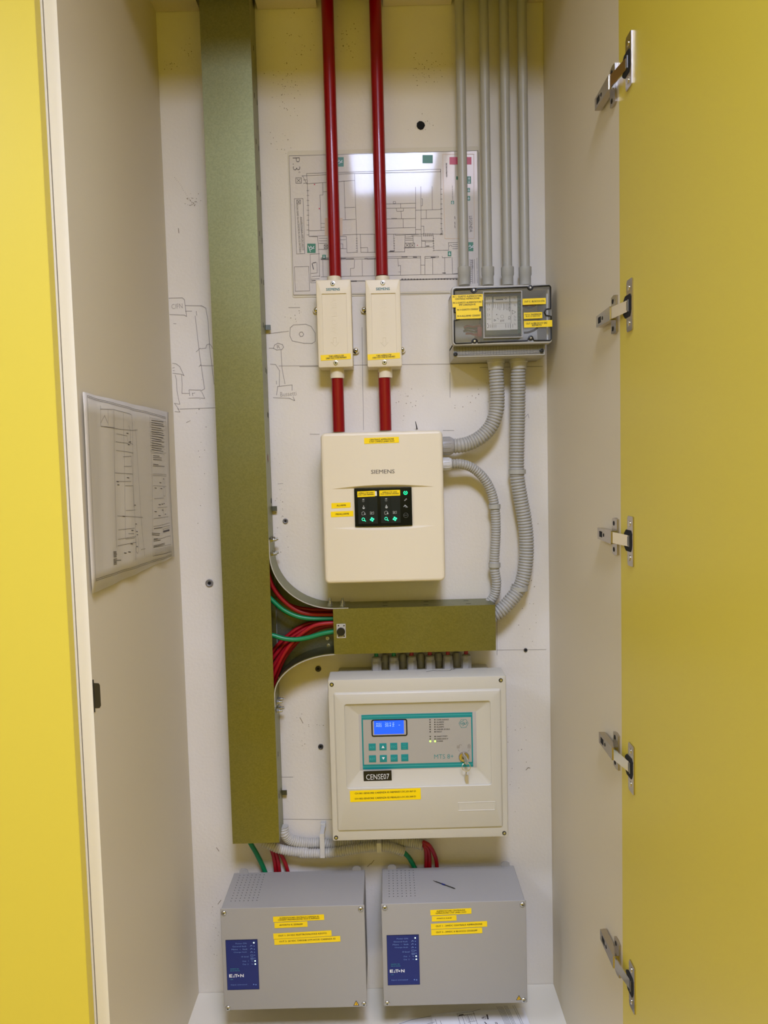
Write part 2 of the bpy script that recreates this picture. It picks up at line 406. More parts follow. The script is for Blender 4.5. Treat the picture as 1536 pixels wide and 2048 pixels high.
# ruled pencil lines of the setting-out
for pts in [[(724, 655), (727, 860)], [(560, 1638), (664, 1639)], [(558, 732), (990, 727)], [(960, 735), (1085, 733)], [(900, 745), (900, 795)], [(886, 861), (908, 861)], [(994, 1300), (1092, 1299)], [(994, 1236), (994, 1310)], [(560, 1554), (586, 1554)], [(1050, 835), (1056, 828), (1058, 836)], [(556, 968), (566, 967)]]:
    pm.ribbon(wl(pts), .0009)
build('pencil_marks', pm, 'pencil', wb, smooth=False, recalc=False, label='thin grey pencil sketch lines on white board')
sp = MB()
def blob(px, py, r):
    a = W(px, py, 0); k = 6
    sp.poly([(a.x+r*R_.uniform(.6, 1.2)*math.cos(2*math.pi*i/k), -.0005, a.z+r*R_.uniform(.6, 1.2)*math.sin(2*math.pi*i/k)) for i in range(k)])
for cx_, cy_, sx_, sy_, n in ((570, 170, 35, 60, 70), (600, 70, 30, 40, 25), (850, 140, 30, 30, 50), (840, 245, 22, 14, 14), (385, 400, 12, 12, 30), (345, 130, 14, 12, 10), (380, 100, 15, 20, 12), (690, 80, 25, 40, 30), (560, 290, 20, 20, 14), (590, 640, 30, 70, 16), (810, 800, 30, 30, 22), (560, 1010, 30, 70, 30), (1060, 1180, 20, 80, 16), (1030, 1500, 25, 90, 25), (430, 1850, 8, 60, 16), (610, 1470, 25, 40, 16), (950, 800, 40, 30, 16), (400, 900, 20, 150, 16)):
    for i in range(n): blob(R_.gauss(cx_, sx_*.6), R_.gauss(cy_, sy_*.6), R_.uniform(.0004, .0012))
for i in range(16): blob(350+i*2.2+R_.uniform(-1, 1), 355+i*3+(i*i)*.03, .0006)
for pts in [[(357, 457), (358, 466)], [(1052, 1540), (1056, 1535), (1060, 1536)], [(742, 1728), (748, 1720)], [(735, 1733), (741, 1727)], [(442, 1800), (436, 1808)], [(433, 1695), (438, 1702)], [(600, 1435), (606, 1446)]]:
    sp.ribbon(wl(pts, y=-.0005), .0012)
build('wall_specks', sp, 'speck', wb, smooth=False, recalc=False, label='small dark specks and scratches on the white board')

# ------------------------------------------------------------------ ceiling lamps
def lamp(x0, x1, y0, y1, m_, label, power=10, col=(201, 214, 255)):
    t = thing('ceiling_light', label, 'lamp', ((x0+x1)/2, (y0+y1)/2, CZ))
    f = MB()
    for a in ((x0-.03, x1+.03, y0-.03, y0), (x0-.03, x1+.03, y1, y1+.03), (x0-.03, x0, y0, y1), (x1, x1+.03, y0, y1)):
        f.box(a[0], a[1], a[2], a[3], CZ-.014, CZ)
    build('frame', f, 'zinc', t, smooth=False)
    build('diffuser', MB().box(x0, x1, y0, y1, CZ-.010, CZ-.004), m_, t, smooth=False)
    ld = bpy.data.lights.new('tubes', 'AREA'); ld.shape = 'RECTANGLE'; ld.size = x1-x0; ld.size_y = y1-y0; ld.energy = power; ld.color = rgb(col)[:3]; ld.spread = math.radians(LAMP_SPREAD)
    lo = bpy.data.objects.new('tubes', ld); COL.objects.link(lo); lo.parent = t; lo.location = (0, 0, -.012)
lamp(-.06, .31, -2.20, -1.58, 'lamp_main', 'brightest ceiling panel, right above the open cupboard', LAMP_MAIN)
lamp(.36, .75, -2.20, -1.58, 'lamp_side', 'dimmer pinkish ceiling panel just right of the brightest one', LAMP_MAIN*.3, (232, 222, 250))
lamp(-2.0, -1.4, -2.12, -1.50, 'lamp_door_fill', 'unseen square ceiling panel added on the left to light the open door', LAMP_OTHER)  # added lamp out of view, brightens the inside of the open yellow door
lamp(1.6, 2.2, -2.12, -1.50, 'lamp_far', 'square lit ceiling panel towards the right wall', LAMP_OTHER*.4)

# ------------------------------------------------------------------ the open cupboard
TH = .018
cup = thing('cupboard', 'tall open wall cupboard with cream inside and a yellow door on the right', 'cupboard', (0, -.25, FZ))
build('side_panel', MB().box(XL-TH, XL, -DL, -.001, FZ, CZ-.002), ['laminate'], cup, label='cream left side panel')
build('edging', MB().box(XL-TH, XL, -DL-.001, -DL, FZ, CZ-.002), 'edge', cup, label='pale front edge of the left panel')
build('side_panel', MB().box(XR, XR+TH, -DR, -.001, FZ, CZ-.002), 'laminate', cup, label='cream right side panel')
build('bottom_panel', MB().box(XL, XR, -DL, -.001, FZ+.06, ZB), 'edge', cup, label='white bottom board')
build('plinth', MB().box(XL, XR, -DL+.05, -DL+.07, FZ, FZ+.06), 'laminate', cup)
# top board, notched at the back around the duct and the pipes
def xat(px, py, d=.01): return W(px, py, d).x
nx = [xat(398, 20), xat(514, 20), xat(633, 16), xat(766, 12), xat(903, 8), xat(1057, 5)]
tb = MB(); nd = -.13
tb.box(XL, XR, -DL, nd, ZT, ZT+TH)
for a, b in ((XL, nx[0]), (nx[1], nx[2]), (nx[3], nx[4]), (nx[5], XR)): tb.box(a, b, nd, -.001, ZT, ZT+TH)
build('top_panel', tb, 'laminate', cup, label='cream top board notched for the pipes', smooth=False)
build('upper_door', MB().box(XL, XR, -DL-.018, -DL, ZT+.004, CZ-.003), 'yellow', cup, smooth=False, label='closed yellow flap above the opening')
door = build('door', MB().loops([(-.47, -.0, -1, 1, .001, 0)], cap0=False, cap1=False) if False else MB().box(XR-.0003, XR+.0190, -.945, -DR-.0002, FZ+.065, CZ-.003), 'yellow', cup, smooth=False, label='wide open yellow door')
# latch cut-out with a dark strike plate on the left panel
lk = MB(); P4 = [WX(x, y, XL+.0003) for x, y in ((187.5, 1366), (197.5, 1366.5), (199.8, 1370), (202, 1411), (199.5, 1416), (189, 1416.5))]
lk.poly(P4); build('latch_recess', lk, 'brown', cup, smooth=False, recalc=False, label='dark rounded latch slot')
lk = MB(); a = WX(188, 1391, XL); 
lk.box(XL, XL+.0012, a.y-.003, a.y-.001, a.z-.024, a.z+.024); build('strike_plate', lk, 'dark', cup)

# hinges: cup plate on the door, arm and wing plate on the side panel
def make_hinge(zc):
    hz = zc
    h = bpy.data.objects.new('hinge', None); COL.objects.link(h); ORG[h.name] = Vector((XR, -DR-.03, hz)); h.parent = cup; h.location = ORG[h.name]-ORG[cup.name]
    def xz_to(pts, x0, x1):      # polygon in (y,z) extruded along x
        n = len(pts); V = [(x0, -p[0], hz+p[1]) for p in pts]+[(x1, -p[0], hz+p[1]) for p in pts]
        return MB().add(V, [tuple(range(n)), tuple(range(n, 2*n))[::-1]]+[(i, (i+1) % n, n+(i+1) % n, n+i) for i in range(n)])
    prof = [(.532, -.031), (.534, -.034), (.534, .034), (.531, .034), (.5125, .034), (.5105, .030), (.5105, .017), (.501, .012), (.497, .006), (.497, -.006), (.501, -.012), (.5105, -.017), (.5105, -.030), (.5125, -.034)]
    prof = [(.5355, -.0335), (.5355, .0335), (.533, .035), (.5145, .035), (.512, .031), (.512, .017), (.5005, .010), (.4975, .004), (.4975, -.004), (.5005, -.010), (.512, -.017), (.512, -.031), (.5145, -.035), (.533, -.035)]
    pl = xz_to(prof, XR+.0003, XR-.0022); build('flange_plate', pl, 'nickel', h)
    build('hinge_cup', xz_to([(.529, -.011), (.531, -.006), (.531, .011), (.527, .015), (.508, .015), (.5, .009), (.5, -.009), (.508, -.015), (.526, -.015)], XR-.0021, XR-.003), 'hole', h)
    build('pivot_pin', MB().box(XR-.0042, XR-.0020, -.524, -.522, hz-.008, hz+.008), 'zinc', h)
    build('pivot_pin', MB().box(XR-.0042, XR-.002, -.519, -.517, hz-.006, hz+.006), 'zinc', h)
    for dz in (-.024, .024):
        s_ = build('screw', MB().lathe((XR-.002, -.521, hz+dz), (-1, 0, 0), [(0, .0042), (.0008, .0042), (.0012, .003), (.0008, .0012)], 14), 'chrome', h)
    # wing (base) plate on the panel
    wp = xz_to([(.447, -.026), (.447, .026), (.459, .028), (.470, .026), (.470, -.026), (.459, -.028)], XR, XR-.0035)
    wing = build('base_plate', wp, 'nickel', h)
    for dz in (-.0195, .0195): build('screw_slot', MB().disc((XR-.0038, -.455, hz+dz), .0036, (-1, 0, 0)), 'hole', h)
    # arm: folded channel
    arm = xz_to([(.402, -.0085), (.402, .0085), (.470, .0098), (.470, -.0098)], XR-.0035, XR-.0125)
    arm.add(*[[Vector(v) for v in xz_to([(.398, -.0065), (.398, .0065), (.440, .0075), (.440, -.0075)], XR-.001, XR-.0075).v], [(0, 1, 2, 3), (7, 6, 5, 4), (0, 4, 5, 1), (1, 5, 6, 2), (2, 6, 7, 3), (3, 7, 4, 0)]])
    build('arm', arm, 'nickel', h)
    build('slot', MB().poly([(XR-.0127, -y_, hz+z_) for y_, z_ in ((.412, -.0045), (.426, -.0045), (.426, .0045), (.412, .0045))]), 'hole', h)
    build('adjusting_screw', MB().disc((XR-.0127, -.434, hz), .0028, (-1, 0, 0)), 'hole', h)
    lkb = MB().add([(XR-.0115, -.468, hz-.0082), (XR-.0115, -.468, hz+.0082), (XR-.0075, -.492, hz+.0082), (XR-.0075, -.492, hz-.0082),
                    (XR-.0035, -.518, hz+.0078), (XR-.0035, -.518, hz-.0078),
                    (XR-.0095, -.468, hz-.0082), (XR-.0095, -.468, hz+.0082), (XR-.0055, -.492, hz+.0082), (XR-.0055, -.492, hz-.0082), (XR-.0015, -.518, hz+.0078), (XR-.0015, -.518, hz-.0078)],
                   [(0, 1, 2, 3), (3, 2, 4, 5), (6, 9, 8, 7), (9, 11, 10, 8), (0, 3, 9, 6), (3, 5, 11, 9), (1, 7, 8, 2), (2, 8, 10, 4), (5, 4, 10, 11), (0, 6, 7, 1)])
    build('link', lkb, 'chrome', h)
    return h
HZ = [WX(1256, y, XR).z for y in (129, 614, 1080, 1526, 1952)]
h0 = make_hinge(HZ[0])
for z in HZ[1:]:
    c = copy_tree(h0, Vector((0, 0, z-HZ[0])), cup); c.location = h0.location+Vector((0, 0, z-HZ[0]))

# neighbouring cupboard with its closed yellow door, left of the open one
nb = thing('cupboard', 'closed yellow cupboard standing to the left of the open one', 'cupboard', (-.75, -.25, FZ))
xg = XL-TH-.0018
xd = W(80, 0, .492).x
build('carcass', MB().box(-1.5, xg, -DL, -.001, FZ, CZ-.002), 'laminate', nb, smooth=False)
build('edging', MB().box(xg-.018, xg, -DL-.001, -DL, FZ, CZ-.002), 'edge', nb)
build('door', MB().loops([(-.905, xd, FZ+.065, CZ-.004, .0006, -.4925), (-.905, xd, FZ+.065, CZ-.004, .0006, -.5098), (-.9045, xd-.0008, FZ+.0655, CZ-.0045, .0005, -.5105)]), 'yellow', nb, label='closed yellow door', smooth=False)
# ------------------------------------------------------------------ vertical cable trunking
DT = .083
tx0 = (W(400, 0, DT).x+W(465.4, 1687, DT).x+W(418.5, 500, DT).x)/3; tx1 = (W(499, 0, DT).x+W(556.7, 1685, DT).x+W(516.7, 500, DT).x)/3
tzb = W(510, 1686, DT).z; tzt = CZ-.06
zj1 = W(555, 1108, DT).z; zj0 = W(560, 1392, DT).z     # where the tee joins
vt = thing('cable_trunking', 'tall vertical galvanised steel cable trunking left of the two red pipes', 'cable trunking', ((tx0+tx1)/2, -.04, tzb), 'galvanised cable trunking')
b = MB().box(tx0+.001, tx0+.0022, -DT+.002, -.010, tzb+.002, tzt)
b.box(tx0+.001, tx1-.001, -.0115, -.010, tzb+.002, tzt)
b.box(tx1-.0022, tx1-.001, -DT+.002, -.010, zj1, tzt); b.box(tx1-.0022, tx1-.001, -DT+.002, -.010, tzb+.002, zj0)
build('trunking_body', b, 'galv', vt, smooth=False)
b = MB().box(tx0-.0006, tx1+.0006, -DT-.001, -DT, tzb, tzt)
for a0, a1 in ((tzb, zj0-.002), (zj1+.002, tzt)): b.box(tx1-.0006, tx1+.0006, -DT, -DT+.011, a0, a1)
b.box(tx0-.0006, tx0+.0002, -DT, -DT+.011, tzb, tzt)
build('cover', b, 'galv', vt, smooth=False)
slotpx = [(508, 96), (509.5, 191), (515, 205), (513, 283), (519, 297), (516.5, 376), (522, 388), (520, 467), (525, 481), (524, 562), (528.5, 565), (527.5, 650), (532.5, 655), (532, 740), (537, 743), (536, 829), (541, 831), (543, 1002), (547, 1001), (553, 1498), (557, 1508), (563, 1580), (559, 1592)]
for x, y in slotpx:
    p = WX(x, y, tx1)
    d_ = min(max(-p.y, .02), .068)
    p = W(x, y, d_)
    b = MB().poly([(tx1-.0008, -d_-.0025, p.z-.005), (tx1-.0008, -d_+.0025, p.z-.005), (tx1-.0008, -d_+.0025, p.z+.005), (tx1-.0008, -d_-.0025, p.z+.005)])
    build('slot', b, 'hole', vt, smooth=False, recalc=False)
p = W(541, 916, .045); b = MB().poly([(tx1-.0007, -.045-.004, p.z), (tx1-.0007, -.045, p.z-.010), (tx1-.0007, -.045+.004, p.z), (tx1-.0007, -.045, p.z+.010)])
o = build('cable_opening', b, 'hole', vt, smooth=False, recalc=False)
b = MB().poly([(tx1-.0005, -.045-.003, p.z-.0055), (tx1-.0005, -.045+.003, p.z-.0055), (tx1-.0005, -.045+.003, p.z+.0055), (tx1-.0005, -.045-.003, p.z+.0055)]); build('visible_cable', b, 'red_cable', o, smooth=False, recalc=False, label='red cable seen through the opening')
for py in (655, 1017, 1585):
    p = W(534 if py < 700 else 549 if py < 1100 else 564, py, .01)
    b = MB().box(tx1-.001, tx1+.009, -.0115, -.0095, p.z-.005, p.z+.005); build('wall_bracket', b, 'galv_in', vt, smooth=False)

# ------------------------------------------------------------------ tee fitting
hx0, hx1, hz0, hz1 = quadrect((668, 1218), (990, 1210), (992.3, 1301), (668.6, 1307), DT)
tee = thing('trunking_tee', 'curved galvanised tee fitting joining the vertical and the horizontal trunking', 'trunking fitting', ((tx1+hx0)/2, -.04, (hz0+hz1)/2), )
def curved(cx, cz, rx, rz, a0, a1, n=18, over=0):
    pts = [(cx+rx*math.cos(math.radians(a0+(a1-a0)*i/n)), cz+rz*math.sin(math.radians(a0+(a1-a0)*i/n))) for i in range(n+1)]
    return pts
up = [(tx1+.0003, zj1+.028)]+curved(hx0+.004, zj1, hx0+.004-(tx1+.0003), zj1-hz1, 180, 270)+[(hx0+.03, hz1)]
lo = [(tx1+.0003, zj0-.022)]+curved(hx0+.004, zj0, hx0+.004-(tx1+.0003), hz0-zj0, 180, 90)+[(hx0+.002, hz0)]
def sheet(pts, y0, y1, th):
    m_ = MB(); n = len(pts); V = []; 
    for i, (x, z) in enumerate(pts):
        a = Vector(pts[min(i+1, n-1)])-Vector(pts[max(i-1, 0)]); a.normalize(); q = Vector((-a.y, a.x))*th
        V += [(x, y0, z), (x, y1, z), (x+q.x, y1, z+q.y), (x+q.x, y0, z+q.y)]
    F = [(i*4+k, i*4+(k+1) % 4, (i+1)*4+(k+1) % 4, (i+1)*4+k) for i in range(n-1) for k in range(4)]+[(0, 1, 2, 3), (n*4-4, n*4-3, n*4-2, n*4-1)]
    return m_.add(V, F)
build('curved_side', sheet(up, -.010, -DT+.001, .0012), 'galv', tee, label='upper curved side wall')
build('curved_side', sheet(lo, -.010, -DT+.001, .0012), 'galv', tee, label='lower curved side wall')
build('rim', sheet(up, -DT+.0012, -DT-.0002, .0018), 'grey_box', tee); build('rim', sheet(lo, -DT+.0012, -DT-.0002, -.0018), 'grey_box', tee)
plate = up[1:-1]+[(hx0+.004, hz1), (hx0+.004, hz0)]+lo[1:-1][::-1]
plate = [(p[0], p[1]) for p in plate]
build('back_plate', MB().prism(plate, -.010, -.0115), 'galv_in', tee, smooth=False)
# bolts
def bolt(par, p, ax, r=.0045, L_=.011):
    ax = Vector(ax)
    b = MB().lathe(p, ax, [(0, r*1.35), (.0012, r*1.35), (.0013, r), (.005, r)], 6); b.lathe(p, ax, [(.005, r*.55), (L_, r*.55), (L_+.0008, r*.3)], 12)
    return build('bolt', b, 'zinc', par)
for px, py, d in ((660, 1196, .03), (660, 1204, .055), (685, 1196, .03), (685, 1204, .055)):
    p = W(px, py, d); bolt(tee, (p.x, p.y, hz1+.0012), (0, 0, 1))
for px, py, d in ((553, 1078, .03), (549, 1080, .055), (554, 1105, .03), (550, 1108, .055), (562, 1398, .03), (557, 1404, .055), (562, 1416, .03), (557, 1422, .055)):
    p = W(px, py, d); bolt(tee, (tx1+.001, p.y, p.z), (1, 0, 0))
for px, py in ((657, 1291), (655, 1277)):
    p = W(px, py, .013); bolt(tee, (p.x, -.0115, p.z), (0, -1, 0), .003, .006)

# ------------------------------------------------------------------ horizontal trunking
ht = thing('cable_trunking', 'short horizontal galvanised steel trunking between the two cream control boxes', 'cable trunking', ((hx0+hx1)/2, -.04, hz0), 'galvanised cable trunking')
b = MB().box(hx0+.001, hx1-.001, -DT+.001, -.010, hz1-.0014, hz1-.0002)
b.box(hx0+.001, hx1-.001, -DT+.001, -.010, hz0+.0002, hz0+.0014); b.box(hx0+.001, hx1-.001, -.0112, -.010, hz0, hz1)
build('trunking_body', b, 'galv', ht, smooth=False)
b = MB().box(hx0-.001, hx1, -DT-.001, -DT, hz0-.0006, hz1+.0006); b.box(hx0, hx1, -DT, -DT+.009, hz1, hz1+.0006); b.box(hx0, hx1, -DT, -DT+.009, hz0-.0006, hz0)
build('cover', b, 'galv', ht, smooth=False)
b = MB()
for x, y in ((770, 1198), (852, 1198), (932, 1195), (770, 1206.5), (852, 1205), (937, 1204.5)):
    dd = .03 if y < 1200 else .062
    p = W(x, y, dd); b = MB().poly([(p.x-.005, -dd-.0015, hz1+.0001), (p.x+.005, -dd-.0015, hz1+.0001), (p.x+.005, -dd+.0015, hz1+.0001), (p.x-.005, -dd+.0015, hz1+.0001)])
    build('slot', b, 'hole', ht, smooth=False, recalc=False)
b = MB().slab(*crect(682.5, 1261.8, 18.2, 28.5, DT+.001), -DT-.001, -DT-.0035, .001, .0005); pl = build('latch_plate', b, 'grey_box', ht)
c = W(682, 1263, DT+.004); build('knob', MB().lathe(c, (0, -1, 0), [(0, .0082), (.004, .0082), (.005, .0072)], 28), 'black', pl)
for dx, dy in ((-5.5, -10.5), (5.5, -10.5), (-5, 10.5), (6, 10.5)): build('rivet', MB().disc(W(682.5+dx, 1261.8+dy, DT+.0042), .0014), 'dark', pl, recalc=False)

# ------------------------------------------------------------------ cables in the tee
zt = zf(440, 1150, 5.908)
def cable(pts, r, m_, label, cat='cable', group=None, n=12):
    P = smoothpath([W(p[0], p[1], p[2]) for p in pts], .006)
    o = build('cable', MB().tube(P, r, n), m_, None); tag(o, label, cat, group); return o
def ct(L_, d0, d1=None):
    n = len(L_); d1 = d0 if d1 is None else d1
    return [zt(x, y)+(d0+(d1-d0)*i/(n-1),) for i, (x, y) in enumerate(L_)]
cable(ct([(560, -160), (590, 60), (700, 255), (860, 370), (1050, 408), (1250, 415), (1450, 415)], .035), .0042, 'red_cable', 'uppermost red cable in the tee, right under the curved steel side')
cable(ct([(560, -60), (620, 130), (740, 290), (900, 412), (1060, 460), (1250, 468), (1450, 466)], .05), .0045, 'red_cable', 'bright red cable bending just above the upper green cable')
cable(ct([(520, 200), (632, 312), (750, 412), (900, 485), (1060, 515), (1250, 515), (1450, 512)], .052), .0046, 'green_cable', 'upper green cable curving down from behind the vertical trunking')
red_lbl = ['red cable lying topmost of the crossing red bundle in the tee', 'second red cable from the top of the crossing bundle in the tee', 'middle red cable of the crossing bundle in the tee', 'red cable low in the crossing bundle, below the middle one', 'lowest red cable of the crossing bundle beside the lower curved side', 'thin red cable showing under the lower green cable']
for i, L_ in enumerate([[(560, 1010), (650, 868), (800, 718), (960, 610), (1120, 560), (1300, 548), (1450, 548)], [(560, 1080), (655, 945), (815, 765), (975, 655), (1140, 590), (1300, 566), (1450, 562)],
                        [(570, 1190), (655, 1040), (810, 830), (985, 690), (1150, 612), (1300, 584), (1450, 575)], [(580, 1270), (660, 1120), (780, 925), (920, 780), (1080, 665), (1230, 604), (1450, 590)],
                        [(590, 1400), (660, 1215), (745, 1010), (850, 860), (985, 725), (1150, 640), (1300, 600), (1450, 596)], [(575, 1330), (648, 1150), (735, 965), (850, 800), (1010, 660), (1160, 585), (1450, 560)]]):
    cable(ct(L_, (.03, .04, .05, .03, .04, .056)[i], (.026, .035, .044, .053, .030, .062)[i]), .0043, 'red_cable', red_lbl[i], group=None)
cable(ct([(520, 690), (632, 715), (760, 752), (900, 762), (1050, 738), (1200, 695), (1340, 670), (1450, 662)], .066), .0048, 'green_cable', 'lower green cable crossing in front of the red bundle')

# ------------------------------------------------------------------ red air sampling pipes
def vpipe(name, pa, pb, d, r, m_, label, cat, group=None, z1=None):
    a, b = W(pa[0], pa[1], d), W(pb[0], pb[1], d); x = (a.x+b.x)/2
    t = thing(name, label, cat, (x, -d, b.z), group); top = a.z if z1 is None else z1
    build('pipe', MB().tube([Vector((x, -d, b.z)), Vector((x, -d, top))], r, 32, True), m_, t)
    return t, x
DPp = .034
RP = .0121
R1, rx1 = vpipe('sampling_pipe', (656.7, 0), (668.5, 556), DPp, RP, 'red_pipe', 'glossy red vertical pipe above the left air flow box', 'pipe', 'red sampling pipes', z1=CZ-.05)
R2, rx2 = vpipe('sampling_pipe', (750.6, 0), (763.8, 552), DPp, RP, 'red_pipe', 'glossy red vertical pipe above the right air flow box', 'pipe', 'red sampling pipes', z1=CZ-.05)
vpipe('sampling_pipe', (674.8, 745), (677.5, 864), DPp, RP, 'red_pipe', 'short red pipe running from the left air flow box into the cream detector', 'pipe', 'red sampling pipes')
vpipe('sampling_pipe', (768.6, 745), (771, 861), DPp, RP, 'red_pipe', 'short red pipe running from the right air flow box into the cream detector', 'pipe', 'red sampling pipes')

# ------------------------------------------------------------------ air flow boxes
za = zf(600, 520, 5.688)
DA = .060
def airflow(dx, TL, TR, BR, BL, lbl, lines, sc, wn, lab):
    x0, x1, z0, z1 = quadrect(za(*TL), za(*TR), za(*BR), za(*BL), DA)
    cx = (x0+x1)/2
    t = thing('air_flow_box', lbl, 'filter box', (cx, 0, z0), 'cream air flow boxes')
    build('housing', MB().slab(x0, x1, z0, z1, -.004, -DA+.012, .003, .001), 'cream_abs', t)
    # lid with a recessed panel
    a = (x0-.0006, x1+.0006, z0-.0006, z1+.0006)
    px0, px1 = x0+(x1-x0)*.15, x1-(x1-x0)*.135; pz1 = z1-(z1-z0)*.155; pz0 = z0+(z1-z0)*.155
    L_ = [a+(.003, -DA+.012), a+(.003, -DA+.002), (a[0]+.0006, a[1]-.0006, a[2]+.0006, a[3]-.0006, .0025, -DA+.0006), (a[0]+.002, a[1]-.002, a[2]+.002, a[3]-.002, .002, -DA),
          (px0, px1, pz0, pz1, .0006, -DA), (px0+.0003, px1-.0003, pz0+.0003, pz1-.0003, .0006, -DA+.0022)]
    build('cover', MB().loops(L_), 'cream_abs', t)
    tx = MB(); tx.text('AIR FLOW', *lab, 72 if True else 0, 12, DA-.0022, -90, -.004, .02)
    c = W(lab[0]+2, lab[1]+58, DA-.0022); s_ = .0080
    tx.tube([(c.x-s_, c.y, c.z+s_*.5), (c.x, c.y, c.z-s_*.6), (c.x+s_, c.y, c.z+s_*.5), (c.x+s_*.35, c.y, c.z+s_*.4), (c.x+s_*.35, c.y, c.z+s_*1.6), (c.x-s_*.35, c.y, c.z+s_*1.6), (c.x-s_*.35, c.y, c.z+s_*.4), (c.x-s_, c.y, c.z+s_*.5)], .00045, 6)
    build('embossed_lettering', tx, 'cream_abs', t, recalc=False, smooth=False)
    bt = MB(); q = za(*sc[2]); bt.text('SIEMENS', q[0], q[1], 27.5, 5.2, DA+.0004, 0, .012); build('brand_lettering', bt, 'teal_ink', t, smooth=False, recalc=False)
    for q in sc[:2]:
        q = za(*q); p = W(*q, DA); b = MB().lathe(p, (0, -1, 0), [(0, .0045), (.0014, .0045), (.0016, .0036), (.0006, .0030)], 18); o = build('screw', b, 'zinc', t)
        b = MB().disc(p+Vector((0, -.0017, 0)), .0016); build('slot', b, 'hole', o, recalc=False)
    for z_, zz in ((z1, z1+.014), (z0-.021, z0)):
        if z_ == z1: b = MB().tube([Vector((cx+wn[0], -DPp, z1-.002)), Vector((cx+wn[0], -DPp, z1+.0115))], .0142, 28); b.add(*[[Vector((0, 0, 0))]*0, []])
        else: b = MB().tube([Vector((cx+wn[1], -DPp, z0+.002)), Vector((cx+wn[1], -DPp, z0-.020))], .0142, 28)
        build('pipe_socket', b, 'cream_abs', t)
    for q, side in ((sc[3], -1), (sc[4], 1)):
        q = za(*q); p = W(q[0], q[1], .008); b = MB().prism([(p.x-.0065*0+math.cos(math.radians(a_))*.0068, p.z+math.sin(math.radians(a_))*.0068) for a_ in range(0, 360, 20)], -.001, -.006)
        b.box(min(p.x, p.x-side*.012), max(p.x, p.x-side*.012), -.006, -.001, p.z-.0066, p.z+.003)
        o = build('mounting_ear', b, 'cream_abs', t); screw(o, q[0], q[1], .008, .0045) if False else None
        build('screw', MB().lathe((p.x, -.006, p.z), (0, -1, 0), [(0, .0045), (.002, .0044), (.003, .003)], 18), 'chrome', o)
        b = MB()
        for a_ in (20, 110): v_ = Vector((math.cos(math.radians(a_)), 0, math.sin(math.radians(a_))))*.0026; b.ribbon([Vector((p.x, -.0092, p.z))-v_, Vector((p.x, -.0092, p.z))+v_], .0011)
        build('screw_cross', b, 'hole', o, recalc=False, smooth=False)
    strip(t, *lines[0])
    return t
airflow(0, (180, 228), (572, 226), (602, 1212), (215, 1220), 'left cream air flow filter box under the left red pipe',
        [(*za(407, 1104), 60.5, 11, DA+.0002, [('TUBO ASPIRAZ.CTSF', 1, -2, 30, 3.2), ('LINEA OLIO CONF.PRIMARIO', 1, 1.6, 41, 3.2)], 2)],
        [(373, 268), (406, 1171), (375, 333), (182, 565), (635, 1026)], (0.0005, 0.001), za(388, 628))
airflow(0, (745, 226), (1137, 222), (1155, 1208), (770, 1213), 'right cream air flow filter box under the right red pipe',
        [(*za(954, 1096), 65, 11.5, DA+.0002, [('TUBO ASPIRAZ.CTSF', 0, -2, 30, 3.2), ('LINEA OLIO CONF.SECONDARIO', 0, 1.6, 45, 3.2)], 2)],
        [(941, 260), (961, 1164), (943, 328), (727, 560), (1163, 1018)], (0, 0.001), za(950, 628))

# ------------------------------------------------------------------ rigid grey conduits into the junction box
zc = zf(860, 520, 5.908)
DC = .032
for i, (ta, tb_, lbl) in enumerate((((919.5, 0), (400, 150), 'leftmost grey conduit, standing in front of the plan edge'), ((968.2, 0), (675, 150), 'second grey conduit from the left, above the junction box'), ((1009, 0), (905, 150), 'third grey conduit from the left, above the junction box'), ((1044.5, 0), (1117, 150), 'rightmost grey conduit beside the right side panel'))):
    bx = zc(*tb_); t, x = vpipe('conduit', ta, (bx[0]+.4, 572), DC, .0093, 'grey_pvc', lbl, 'conduit', 'rigid grey conduits', z1=CZ-.05)
    z0 = W(bx[0], 571, DC).z; z1_ = W(bx[0], 535, DC).z
    zs = W(bx[0], 552, DC).z
    b = MB().tube([Vector((x, -DC, z_)) for z_ in (z0, zs-.001, zs+.002, z1_, z1_+.001)], [.0113, .0113, .0128, .0128, .0105], 28)
    build('coupling', b, 'grey_pvc', t)

# ------------------------------------------------------------------ junction box
DJ = .105
jb = None
lx0, lx1, lz0, lz1 = quadrect(zc(240, 318), zc(1430, 275), zc(1455, 975), zc(275, 1022), DJ)
bx1 = W(*zc(1364, 1050), .088).x
bz0 = W(*zc(800, 1143), .088).z
jb = thing('junction_box', 'grey junction box with a clear lid and many yellow labels under the grey conduits', 'junction box', ((lx0+lx1)/2, 0, bz0), )
b = MB()   # open-fronted body: back, four walls
b.box(lx0+.004, bx1, -.004, -.001, bz0, lz1-.004)
b.box(lx0+.004, lx0+.007, -.088, -.004, lz0, lz1-.004); b.box(lx1-.007, lx1-.004, -.088, -.001, lz0+.004, lz1-.004); b.box(lx0+.004, lx1-.004, -.088, -.001, lz1-.007, lz1-.004); b.box(lx0+.004, lx1-.004, -.088, -.001, lz0+.004, lz0+.008)
build('body', b, 'inside_box', jb, smooth=False)
b = MB().loops([(lx0+.0035, bx1, bz0, lz0+.003, .002, -.001), (lx0+.0035, bx1, bz0, lz0+.003, .002, -.086), (lx0+.005, bx1-.0015, bz0+.0015, lz0+.0015, .002, -.088)])
build('terminal_cover', b, 'grey_box', jb)
q0 = W(*zc(275, 1030), .0885); q1 = W(*zc(1345, 1100), .0885)
gz1 = (W(*zc(275, 1037), .0885).z+W(*zc(1345, 990), .0885).z)/2; gz0 = (W(*zc(275, 1140), .0885).z+W(*zc(1345, 1098), .0885).z)/2
